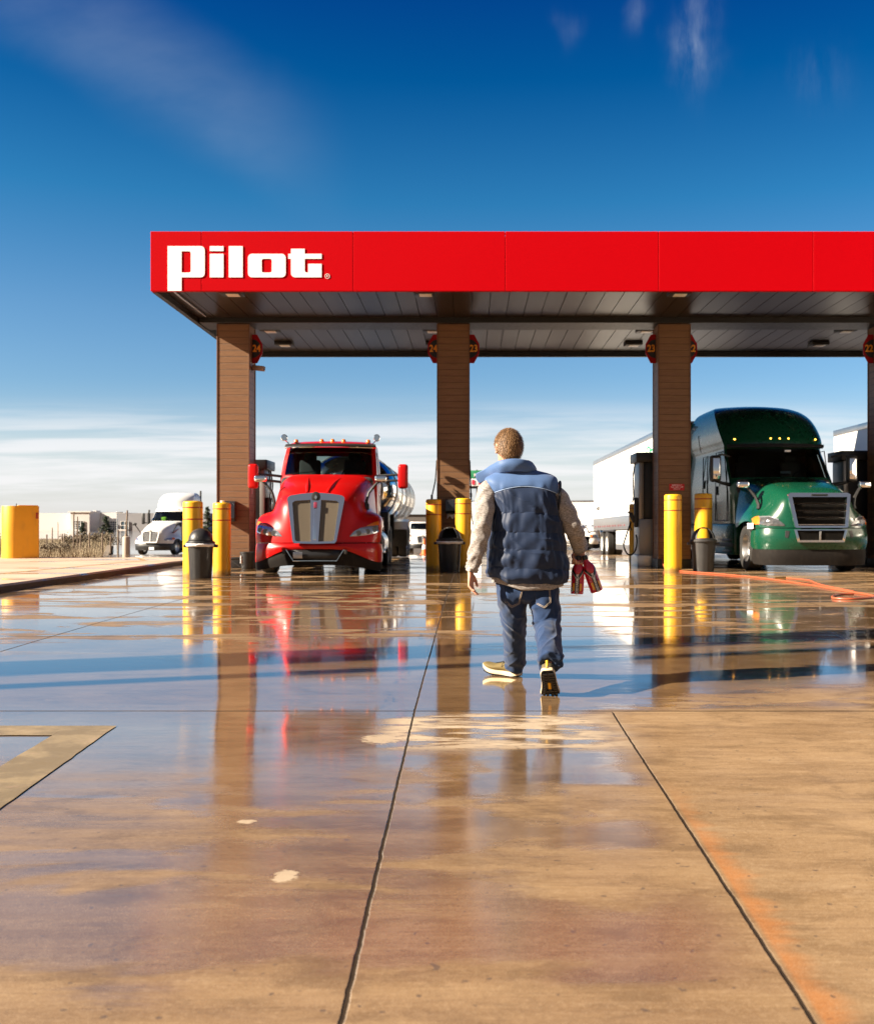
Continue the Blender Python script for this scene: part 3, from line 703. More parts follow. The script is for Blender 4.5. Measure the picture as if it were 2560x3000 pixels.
b = MB(); slab(b, 200, 267, 1497.6, wy-.5, wy+5, WZ(1501)); slab(b, 258, 268, 1495, wy+6, wy+12, WZ(1499)); b.xform(T).build('parapet', M['concrete_wall'], wh)
M['far_window'] = simple('far_window', (.035,.075,.11), .5, var=.3)
def fwin(px0, px1, py0, py1, y, nx, ny):
    x0, x1, z0, z1 = WX(px0), WX(px1), WZ(py1), WZ(py0)
    b = MB(); b.box(((x0+x1)/2, y-.15, (z0+z1)/2), (x1-x0, .3, z1-z0)); w = b.xform(T).build('window', M['far_window'], wh)
    b = MB()
    for i in range(nx+1): b.box((lerp(x0,x1,i/nx), y-.4, (z0+z1)/2), (.22,.18,z1-z0+.2))
    for j in range(ny+1): b.box(((x0+x1)/2, y-.37, lerp(z0,z1,j/ny)), (x1-x0+.2,.18,.22))
    b.xform(T).build('frame', M['concrete_wall'], w)
fwin(214,245,1526,1552,wy,4,4); fwin(286,313,1527,1553,wy+14,4,4); fwin(346,369,1527,1552,wy+4,2,2); fwin(214,234,1556,1566,wy,2,1); fwin(346,369,1556,1575,wy+4,2,1)
for (p0,p1,yy) in ((208,240,wy),(274,304,wy+12),(344,372,wy+2)):
    b = MB(); b.box(((WX(p0)+WX(p1))/2, yy-1, WZ(1554)), (WX(p1)-WX(p0), 3, 1.0)); b.xform(T).build('awning', M['concrete_wall'], wh)
# dark building behind the red truck and pale one behind the man
t = thing('shed', 'low dark grey shed seen between the red truck and the second column', 'building', ((1250-CX)*150/F, 156, -.86))
b = MB(); x0, x1 = (1030-CX)*150/F, (1300-CX)*150/F; b.box(((x0+x1)/2-(1250-CX)*150/F, 0, 1.75), (x1-x0, 12, 3.5)); b.build('wall', M['dark_wall'], t)
b = MB(); b.box(((x0+x1)/2-(1250-CX)*150/F, 0, 3.55), (x1-x0+.3, 12.3, .12)); b.build('roof_edge', M['dark_metal'], t)
t = thing('storage_building', 'pale low building behind the walking man and the price sign', 'building', ((1500-CX)*170/F, 182, -.86))
b = MB(); b.box((0,0,1.85), (15, 20, 3.7)); b.build('wall', M['grey_wall'], t)
b = MB(); b.box((0,0,3.75), (15.2, 20.2, .12)); b.build('roof_edge', M['concrete_wall'], t)

# price sign
sy = 120.0
t = thing('price_sign', 'tall roadside price sign, green above red digits, on a thin pole', 'sign', ((1397-CX)*sy/F, sy, -.86))
def SZ(py): return HC-(py-CY)*sy/F+.86
SX = lambda px: (px-1397)*sy/F
b = MB(); b.cyl((0,.15,0),(0,.15,SZ(1376)),.09,n=12); b.box((0,.1,SZ(1427)),((46)*sy/F,.2,.35)); b.build('pole', M['dark_metal'], t)
b = MB(); b.box((SX(1402),0,(SZ(1378)+SZ(1402))/2), (50*sy/F,.18,SZ(1378)-SZ(1402)), bev=.02); b.build('green_panel', M['sign_green'], t)
b = MB(); b.box((SX(1402),0,(SZ(1403)+SZ(1424))/2), (50*sy/F,.18,SZ(1403)-SZ(1424)), bev=.02); b.build('price_panel', M['sign_white'], t)
for px, s in ((1386,'8'),(1406,'8')):
    b = text_mb(s, .78, .02, bold=.03); b.xform(Matrix.Translation(Vector((SX(px),-.12,(SZ(1403)+SZ(1424))/2))) @ FRONT); b.build('digit', M['sign_red'], t)
b = text_mb('P', .52, .02, bold=.02); b.xform(Matrix.Translation(Vector((SX(1391),-.12,SZ(1393)))) @ FRONT); b.build('lettering', M['sign_white'], t)

# traffic cone
t = thing('traffic_cone', 'orange traffic cone with white collar near the far white car', 'cone', ((1243-CX)*46/F, 46, zg(46)))
b = MB(); b.box((0,0,.02),(.38,.38,.04),bev=.01); b.lathe([(.14,.04),(.03,.72),(.02,.73)], n=20); b.build('body', M['cone'], t)
b = MB(); b.lathe([(.108,.26),(.076,.46)], n=20, cap0=False, cap1=False); b.build('collar', M['white'], t)

# dry field with grass, stalks and shrubs
def fz(x, y): return lerp(-.10, -.45, sstep(34, 110, y)) + .05*nz(x*.12, y*.12)
M['field'] = simple('dry_soil', (.20,.155,.105), .95, var=.3, scale=.8)
b = MB(); rows = []
for j in range(30):
    y = 33.5 + (j/29)**1.6*86
    xr = -.345*y-.3; rows.append([Vector((xr-(i/14)**1.5*120, y, fz(xr, y))) for i in range(15)])
b.grid(rows); struct(b.build('dry_field', M['field']))
M['straw'] = simple('dry_grass', (.30,.24,.155), .9, var=.35, scale=3)
b = MB(); rnd = random.Random(3)
for i in range(15000):
    y = 33.8 + rnd.random()**1.7*70; x = -.35*y-.3-rnd.random()*(.18*y); z = fz(x, y)
    h = rnd.uniform(.10,.30)*(1.25+.8*nz(x*.25,y*.25,2)); w = .012*y/40; a = rnd.random()*PI; lx, ly = rnd.uniform(-.15,.15), rnd.uniform(-.15,.15)
    c, d = math.cos(a)*w, math.sin(a)*w
    b.add([(x-c,y-d,z),(x+c,y+d,z),(x+lx,y+ly,z+h)], [(0,1,2)])
o = b.build('dry_grass', M['straw'], recalc=False); o['kind'] = 'stuff'
M['shrub_leaf'] = simple('dry_shrub', (.17,.135,.09), .9, var=.4, scale=6)
M['conifer_leaf'] = simple('conifer_needles', (.045,.065,.040), .85, var=.45, scale=2)
def crown_mb(rnd, fn, n, size):
    b = MB()
    for i in range(n):
        p = fn(rnd); a = Vector((rnd.uniform(-1,1), rnd.uniform(-1,1), rnd.uniform(-.6,1))).normalized(); c = a.cross(Vector((rnd.uniform(-1,1), rnd.uniform(-1,1), rnd.uniform(-1,1)))).normalized()
        s = size*rnd.uniform(.6,1.4); b.add([p-a*s, p+c*s*.5, p+a*s, p-c*s*.5], [(0,1,2,3)])
    return b
def shrub(px, y, r, h, label, mat='shrub_leaf'):
    x = (px-CX)*y/F; t = thing('shrub', label, 'shrub', (x, y, fz(x,y)), 0, 'shrubs on the dry field')
    rn = random.Random(int(px*7+y)); cl = [(rn.uniform(-.7,.7)*r, rn.uniform(-.5,.5)*r, rn.uniform(.35,.85)*h, rn.uniform(.25,.5)*r) for _ in range(9)]
    def fn(q):
        c = q.choice(cl); d = Vector((q.gauss(0,1), q.gauss(0,1), q.gauss(0,.8)))*c[3]*.5; p = Vector(c[:3])+d; p.z = max(.02, p.z); return p
    crown_mb(rn, fn, 1300, .036*y/40*1.0).build('crown', M[mat], t, recalc=False)
    b = MB()
    for i in range(7): c = cl[i]; b.tube([(0,0,0),(c[0]*.5,c[1]*.5,c[2]*.5),c[:3]], [.02,.014,.006], 5)
    b.build('stems', M['bark'], t)
shrub(150,37,.65,.40,'small grey brown shrub right of the yellow steel guard')
shrub(180,40,.6,.36,'low dark shrub on the field among the posts')
shrub(8,44,1.3,.8,'dry bush at the left picture edge behind the guard')
shrub(205,62,.8,.62,'bushy shrub in front of the white warehouse wall')
shrub(318,70,1.4,.62,'wide dry shrub below the right conifer')
shrub(255,80,1.0,.6,'dry shrub below the left conifer')
def conifer(px, y, zb, h, r, label):
    x = (px-CX)*y/F; t = thing('conifer_tree', label, 'tree', (x, y, zb), 0, 'conifers in front of the warehouse'); rn = random.Random(int(px))
    b = MB(); b.tube([(0,0,0),(.03,0,h*.5),(0,0,h*.97)], [h*.03,h*.02,.01], 7)
    tips = []
    for k in range(34):
        z = h*(.08+.88*k/34); rr = r*(1-z/h)**.8*rn.uniform(.65,1.15); a = rn.random()*2*PI; tp = Vector((math.cos(a)*rr, math.sin(a)*rr, z-rr*.18)); tips.append((z, tp)); b.tube([(0,0,z), tp], [h*.008,.004], 4)
    b.build('trunk', M['bark'], t)
    def fn(q):
        z, tp = q.choice(tips); u = q.random()**.6; return Vector((0,0,z)).lerp(tp, u)+Vector((q.gauss(0,1), q.gauss(0,1), q.gauss(0,.6)))*r*.09
    crown_mb(rn, fn, 1700, h*.035).build('crown', M['conifer_leaf'], t, recalc=False)
conifer(242,100,-.45,1.9,.6,'dark conifer in front of the warehouse entrance block')
conifer(311,95,-.45,2.5,.85,'tall dark conifer in front of the second warehouse window')
conifer(608,230,-1,6.6,1.6,'distant conifer top above the grey wall beside the first column')
def post(px, y, h, label, r=.03, mat='wood_post', zb=None):
    x = (px-CX)*y/F; o = MB(); o.cyl((0,0,-.1),(nz(px)*.05,0,h*.6),r,r*.95,8); o.cyl((nz(px)*.05,0,h*.6),(nz(px)*.07,.01,h),r*.95,r*.8,8)
    o = o.build('fence_post', M[mat]); o.location = (x, y, fz(x,y) if zb is None else zb); tag(o, label, 'post', 'weathered posts of the field fence'); return o
L0 = 'weathered thin post of the fence line across the dry field'
for px, h in ((20,.72),(137,.78),(182,.8),(188,.75),(236,.78),(262,.85),(300,.82),(324,.75),(346,.95)): post(px, 42, h, L0, .035)
post(216, 38, 1.62, 'tall brown post in front of the warehouse window', .03)
post(227, 38, 1.45, 'brown post right beside the tallest field post', .024)
post(153, 40, 1.05, 'dark thin field post near the steel guard', .025)
def pole(px, y, ytop, r, label, head=False):
    x = (px-CX)*y/F; z = -.6; h = HC-(ytop-CY)*y/F - z
    t = thing('lamp_pole', label, 'pole', (x,y,z)); b = MB(); b.cyl((0,0,0),(0,0,h),r,r*.8,10); b.build('shaft', M['alu'] if head else M['wood_post'], t)
    if head: b = MB(); b.box((.3,0,h-.05),(.8,.25,.12),bev=.03); b.build('lamp_head', M['alu'], t)
pole(343,120,1500,.09,'slim grey lamp pole in front of the grey warehouse wall',True)
pole(28,110,1505,.12,'dark pole left of the yellow steel guard')
pole(170,130,1530,.05,'thin pole in front of the white warehouse wall')
# tan pipe stand left of the white truck
t = thing('vent_pipe', 'tan round bollard with a thin brown vent pipe left of the white truck', 'pipe', ((370-CX)*40/F, 40, zg(40)-.05))
b = MB(); b.lathe([(.145,0),(.145,.72),(.13,.76),(.08,.78)], n=20); b.build('base', M['tan_pipe'], t)
b = MB(); b.cyl((0,0,.76),(0,0,.88),.07,.05); b.cyl((0,0,.86),(.04,0,1.8),.033,.03,10); b.build('pipe', M['wood_post'], t)
# added poles outside the frame, placed to cast shadow bands on the slab
for (x, y, r, h, lb) in ((-13.2,4.85,.40,15.5,'wide added pole outside the frame whose shadow crosses the wet slab'),(-11.2,4.55,.11,11,'slim added pole outside the frame whose thin shadow crosses the slab')):
    t = thing('shadow_pole', lb, 'pole', (x,y,zg(y))); b = MB(); b.cyl((0,0,0),(0,0,h),r,r*.9,16); b.build('shaft', M['alu'], t)

# ------------------------------------------------------------------ light, sky, camera
SUN = Vector((1, .30, -.556)).normalized()
ELEV = math.asin(-SUN.z); AZ = math.atan2(-SUN.x, -SUN.y)
l = bpy.data.lights.new('sun', 'SUN'); l.energy = 5.0; l.angle = R(.53); l.color = (1, .865, .69)
lo = bpy.data.objects.new('sun', l); C.objects.link(lo); lo.rotation_euler = SUN.to_track_quat('-Z', 'Y').to_euler(); lo.location = (-20, -5, 30)
w = bpy.data.worlds.new('World'); bpy.context.scene.world = w; w.use_nodes = True; nt = w.node_tree; nt.nodes.clear()
class WT(NT):
    def __init__(s, t): s.t = t; s.mat = None; s.out = s.n('ShaderNodeOutputWorld')
m = WT(nt)
sky = m.n('ShaderNodeTexSky', sky_type='NISHITA'); sky.sun_disc = False; sky.sun_elevation = ELEV; sky.sun_rotation = AZ; sky.air_density = 1.0; sky.dust_density = .6; sky.ozone_density = 3.0; sky.altitude = 0
D = m.n('ShaderNodeTexCoord').outputs['Generated']; X, Y, Z = m.xyz(D)[:3]
zc = m.math('MAXIMUM', Z, .012)
# deep polarised blue overhead, thin bright veil at the horizon
rampn = m.n('ShaderNodeValToRGB'); m.put(rampn.inputs[0], m.math('MULTIPLY', zc, 2.0)); cr = rampn.color_ramp
stops = [(0,(1.0,1.0,1.02)),(.10,(.90,.94,.98)),(.22,(.60,.74,.84)),(.40,(.42,.66,.80)),(.60,(.12,.53,.73)),(.80,(.004,.32,.60)),(1.0,(.003,.15,.52))]
cr.elements[0].position = 0; cr.elements[0].color = (*stops[0][1],1); cr.elements[1].position = 1; cr.elements[1].color = (*stops[-1][1],1)
for p, c in stops[1:-1]: e = cr.elements.new(p); e.color = (*c,1)
col = m.mix(1.0, sky.outputs[0], rampn.outputs[0], 'MULTIPLY')
# the sky behind the camera: paler overhead, dimmer overall
rear = m.step(Y, .15, -.35, 0, 1)
col = m.mix(m.math('MULTIPLY', rear, .92), col, m.mix(.88, m.mix(1.0, sky.outputs[0], (.42,.47,.52), 'MULTIPLY'), (1.10,1.10,1.16)))
# clouds: projected on a high sheet
px_ = m.math('DIVIDE', X, m.math('ADD', zc, .05)); py_ = m.math('DIVIDE', Y, m.math('ADD', zc, .05))
cv = m.n('ShaderNodeCombineXYZ'); m.put(cv.inputs[0], px_); m.put(cv.inputs[1], py_); cv = cv.outputs[0]
ang = m.n('ShaderNodeCombineXYZ'); m.put(ang.inputs[0], m.math('DIVIDE', X, m.math('MAXIMUM', Y, .05))); m.put(ang.inputs[1], m.math('DIVIDE', Z, m.math('MAXIMUM', Y, .05))); ang = ang.outputs[0]
U, V, _ = m.xyz(ang)[:3]
low = m.noise(m.map(ang, (2.6,48,1), (.3,.2,0)), 1.0, 6, .58, .25)
lowk = m.math('MULTIPLY', m.step(low, .38, .60), m.math('MULTIPLY', m.step(V, .015,.04,.3,1), m.step(V, .075, .13, 1, 0)))
veil = m.math('MULTIPLY', m.step(V, .02, .15, 1, 0), m.math('SUBTRACT', 1, m.math('MULTIPLY', rear, .75)))
# big soft cirrus, upper left, slanting down to the right
d1 = m.math('ADD', V, m.math('MULTIPLY', U, .60)); wob = m.noise(m.map(ang, (3,3,1)), 1.6, 4, .5, .4)
d1 = m.math('ADD', d1, m.math('MULTIPLY', m.math('SUBTRACT', wob, .5), .09))
band = m.math('MULTIPLY', m.step(d1, .175, .245), m.step(d1, .265, .36, 1, 0))
band = m.math('MULTIPLY', band, m.math('MULTIPLY', m.step(U, -.26, -.10, 1, 0), m.step(m.noise(m.map(ang, (2.2,5,1), rot=(0,0,R(-32))), 1.8, 5, .55), .25, .68, .25, 1)))
# small wisps, upper right
w1 = m.noise(m.map(ang, (7,5,1)), 1.0, 4, .6); w2 = m.noise(m.map(ang, (6,6,1), (5,2,0)), 1.0, 4, .6)
U2 = m.math('ADD', U, m.math('MULTIPLY', m.math('SUBTRACT', w1, .5), .10)); V2 = m.math('ADD', V, m.math('MULTIPLY', m.math('SUBTRACT', w2, .5), .12))
fib = m.step(m.noise(m.map(ang, (38,9,1), rot=(0,0,R(8))), 1.0, 6, .65), .28, .74)
def blob(u, v, a, b):
    g = m.math('ADD', m.math('POWER', m.math('DIVIDE', m.math('SUBTRACT', U2, u), a), 2), m.math('POWER', m.math('DIVIDE', m.math('SUBTRACT', V2, v), b), 2))
    return m.math('EXPONENT', m.math('MULTIPLY', g, -1))
wisp = m.math('MULTIPLY', blob(.222,.485,.013,.050), .85)
wisp = m.math('ADD', wisp, m.math('MULTIPLY', blob(.226,.462,.016,.014), .55))
wisp = m.math('ADD', wisp, m.math('MULTIPLY', blob(.335,.44,.026,.022), .22))
wisp = m.math('ADD', wisp, m.math('MULTIPLY', blob(.168,.505,.010,.020), .45))
wisp = m.math('ADD', wisp, m.math('MULTIPLY', blob(.09,.50,.010,.016), .20))
wisp = m.math('MULTIPLY', wisp, fib)
CLOUD = 4.4
col = m.mix(m.math('MULTIPLY', veil, .72), col, (CLOUD*1.10, CLOUD*1.08, CLOUD*1.09))
col = m.mix(m.math('MULTIPLY', m.math('MULTIPLY', lowk, m.step(Y, -.1, .1)), .72), col, (CLOUD*1.34, CLOUD*1.32, CLOUD*1.34))
col = m.mix(m.math('MULTIPLY', m.math('MULTIPLY', band, m.step(Y, 0, .1)), .22), col, (CLOUD*.50, CLOUD*.62, CLOUD*.85))
col = m.mix(m.math('MULTIPLY', m.math('MULTIPLY', wisp, m.step(Y, 0, .1)), .50, clamp=True), col, (CLOUD*.50, CLOUD*.62, CLOUD*.86))
bg = m.n('ShaderNodeBackground'); m.put(bg.inputs[0], col); bg.inputs[1].default_value = .05
nt.links.new(bg.outputs[0], m.out.inputs[0])
cam = bpy.data.cameras.new('camera'); co = bpy.data.objects.new('camera', cam); C.objects.link(co)
co.location = (0, 0, HC); co.rotation_euler = (R(90), 0, 0)
cam.sensor_fit = 'HORIZONTAL'; cam.sensor_width = 36; cam.lens = 36*F/2560; cam.shift_x = (1280-CX)/2560; cam.shift_y = (CY-1500)/2560
cam.clip_start = .05; cam.clip_end = 5000
cam.dof.use_dof = True; cam.dof.focus_distance = 6.95; cam.dof.aperture_fstop = 5.6
sc = bpy.context.scene; sc.camera = co
sc.view_settings.view_transform = 'Standard'; sc.view_settings.look = 'None'; sc.view_settings.exposure = 1.75; sc.view_settings.gamma = 1
sc.cycles.max_bounces = 8; sc.cycles.transparent_max_bounces = 12; sc.cycles.caustics_reflective = False; sc.cycles.caustics_refractive = False
sc.cycles.use_denoising = True; sc.cycles.sample_clamp_indirect = 2.5
# ------------------------------------------------------------------ vehicles
from mathutils.bvhtree import BVHTree
def cage(cols):
    """half columns (centre outwards), each a list of control points -> mirrored control grid"""
    full = [[Vector((-p[0], p[1], p[2])) for p in c] for c in cols[:0:-1]] + [[Vector(p) for p in c] for c in cols]
    return MB().grid([[full[j][i] for j in range(len(full))] for i in range(len(full[0]))])
def bvh_of(o):
    dg = bpy.context.evaluated_depsgraph_get(); dg.update(); return BVHTree.FromObject(o, dg)
def polyat(pl, t):
    L = [0]
    for a, b in zip(pl, pl[1:]): L.append(L[-1]+math.hypot(b[0]-a[0], b[1]-a[1]))
    d = t*L[-1]
    for i in range(len(pl)-1):
        if d <= L[i+1] or i == len(pl)-2:
            k = (d-L[i])/max(1e-9, L[i+1]-L[i]); return (lerp(pl[i][0], pl[i+1][0], k), lerp(pl[i][1], pl[i+1][1], k))
def patch(bv, top, bot, off=.012, nu=16, nv=8, s=1, dome=0.0):
    """panel lying on a body surface, seen along y; points are (x, z)"""
    rows = []
    for j in range(nv+1):
        row = []
        for i in range(nu+1):
            a = polyat(top, i/nu); b = polyat(bot, i/nu); x = lerp(a[0], b[0], j/nv)*s; z = lerp(a[1], b[1], j/nv)
            h = bv.ray_cast(Vector((x,-3,z)), Vector((0,1,0)))
            y = h[0].y if h[0] is not None else (row[-1].y if row else .5)
            n = h[1] if h[0] is not None else Vector((0,-1,0))
            if n.y > 0: n = -n
            e = off + dome*math.sin(PI*i/nu)*math.sin(PI*j/nv)
            row.append(Vector((x, y, z)) + n*e)
        rows.append(row)
    b = MB().grid(rows)
    # skirt back into the body so that the panel has thickness
    edge = rows[0] + [r[-1] for r in rows[1:]] + rows[-1][-2::-1] + [r[0] for r in rows[-2:0:-1]]
    back = [p+Vector((0,.03,0)) for p in edge]; n = len(edge)
    b.add(edge+back, [(i, (i+1) % n, n+(i+1) % n, n+i) for i in range(n)]); return b
def wheel(parent, x, y, r, w, rim='alu', z=None, dual=False):
    s = 1 if x > 0 else -1; z = r if z is None else z
    b = MB(); o = (x, y, z); f = s
    b.lathe([(.02,f*w*.10),(r*.16,f*w*.12),(r*.2,f*w*.02),(r*.36,-f*w*.02),(r*.5,f*w*.05),(r*.56,f*w*.30),(r*.6,f*w*.42),(r*.62,f*w*.38),(r*.6,-f*w*.4)], o, 28, axis='X')
    for k in range(8):
        a = 2*PI*k/8; b.cyl((x+f*w*.02,y+math.cos(a)*r*.27,z+math.sin(a)*r*.27),(x+f*w*.08,y+math.cos(a)*r*.27,z+math.sin(a)*r*.27),r*.035,n=8)
    wh = b.build('wheel', M[rim], parent)
    b = MB(); prof = [(r*.60,w*.40),(r*.66,w*.47),(r*.86,w*.5),(r*.955,w*.47),(r*.985,w*.40)]
    for q in (.25,.08,-.08,-.25): prof += [(r,w*(q+.07)),(r,w*(q-.05)),(r*.975,w*(q-.055)),(r*.975,w*(q-.085))]
    prof += [(r*.985,-w*.40),(r*.955,-w*.47),(r*.86,-w*.5),(r*.66,-w*.47),(r*.60,-w*.40)]
    b.lathe(prof, o, 36, axis='X', cap0=False, cap1=False)
    if dual: b.lathe([(rr, zz-f*w*1.15) for rr, zz in prof], o, 28, axis='X', cap0=False, cap1=False)
    b.build('tyre', M['rubber'], wh); return wh
def cab(parent, rows, mats, ws, side, rear, name='cab', nf=30, ns=14, nb=8, cr=.10, zstep=.045, capmat=None):
    """rows: (z, half width, y front, y back, bulge). ws=(z0,z1,edge) side=[(z0,z1,f0,f1)] rear=(z0,z1,xf)"""
    zs = sorted(set([r[0] for r in rows] + [ws[0], ws[1]] + [q for s in side for q in s[:2]] + ([rear[0], rear[1]] if rear else [])))
    full = [zs[0]]
    for a, b in zip(zs, zs[1:]):
        k = max(1, round((b-a)/zstep)); full += [a+(b-a)*(i+1)/k for i in range(k)]
    tb = [tuple(r) for r in rows]
    def ring(z):
        w, yf, yb, bu = interp(tb, z); P = []
        for i in range(nf+1):
            t = math.sin(PI/2*(-1+2*i/nf)*.999)/math.sin(PI/2*.999); P.append(Vector((w*t, yf+bu*t*t+cr*abs(t)**10, z)))
        y1 = yf+bu+cr
        for i in range(1, ns+1): P.append(Vector((w, lerp(y1, yb, i/ns), z)))
        for i in range(1, nb): P.append(Vector((lerp(w, -w, i/nb), yb, z)))
        for i in range(0, ns): P.append(Vector((-w, lerp(yb, y1, i/ns), z)))
        return P
    rings = [ring(z) for z in full]; n = len(rings[0]); vs = [p for r in rings for p in r]
    F_ = {'body': [], 'ws': [], 'sw1': [], 'sw2': [], 'rw': []}
    for i in range(len(full)-1):
        zm = (full[i]+full[i+1])/2
        for j in range(n):
            k = (j+1) % n; key = 'body'; m = (rings[i][j]+rings[i][k])/2; w = max(abs(p.x) for p in rings[i])
            if j < nf and ws[0] < zm < ws[1] and abs(m.x) < w*ws[2]: key = 'ws'
            elif nf <= j < nf+ns or j >= nf+ns+nb:
                q = (j-nf+.5)/ns if j < nf+ns else 1-(j-nf-ns-nb+.5)/ns
                for (z0, z1, f0, f1) in side:
                    if z0 < zm < z1 and f0+max(0,(zm-z0)/(z1-z0))*.0 < q < f1: key = 'sw1' if j < nf+ns else 'sw2'
            elif nf+ns <= j < nf+ns+nb and rear and rear[0] < zm < rear[1] and abs(m.x) < rear[2]: key = 'rw'
            F_[key].append((i*n+j, i*n+k, (i+1)*n+k, (i+1)*n+j))
    b = MB(); b.add(vs, F_['body'] + [tuple(range(n))[::-1], tuple((len(full)-1)*n+j for j in range(n))])
    body = b.build(name, mats[0], parent, ang=28)
    for key, nm, mt in (('ws','windscreen','glass'),('sw1','side_window','side_glass'),('sw2','side_window','side_glass'),('rw','rear_window','side_glass')):
        if not F_[key]: continue
        used = sorted({q for f in F_[key] for q in f}); mp = {q: i for i, q in enumerate(used)}
        c = sum((vs[q] for q in used), Vector())/len(used)
        b = MB(); b.add([vs[q] + (Vector((0,.012,0)) if key == 'ws' else Vector((-.01 if vs[q].x > 0 else .01,0,0)) if key != 'rw' else Vector((0,-.01,0))) for q in used], [tuple(mp[q] for q in f) for f in F_[key]])
        b.build(nm, M[mt], parent, ang=40, recalc=False)
    return body
def seats(parent, w, y, z, belt=None):
    for s in (-1, 1):
        b = MB(); b.box((s*w*.5,y,z), (.5,.5,.18), bev=.06); b.box((s*w*.5,y+.26,z+.42), (.48,.16,.75), rot=Euler((R(-10),0,0)), bev=.06); b.box((s*w*.5,y+.36,z+.86), (.28,.12,.2), bev=.05)
        b.build('seat', M['seat'], parent)
    b = MB(); b.box((0,y-.75,z+.16), (w*1.95,.42,.34), bev=.08); b.build('dashboard', M['interior'], parent)
    b = MB(); c = Vector((w*.5,y-.47,z+.36)); q = Euler((R(-55),0,0)).to_matrix(); b.tube([c+q@Vector((.22*math.cos(2*PI*i/24),.22*math.sin(2*PI*i/24),0)) for i in range(25)], .016, 6); b.tube([c-Vector((.2,0,0)),c+Vector((.2,0,0))],.014,6); b.build('steering_wheel', M['black'], parent)
def bar(mb, pts, r=.02, n=8): mb.tube(pts, r, n)

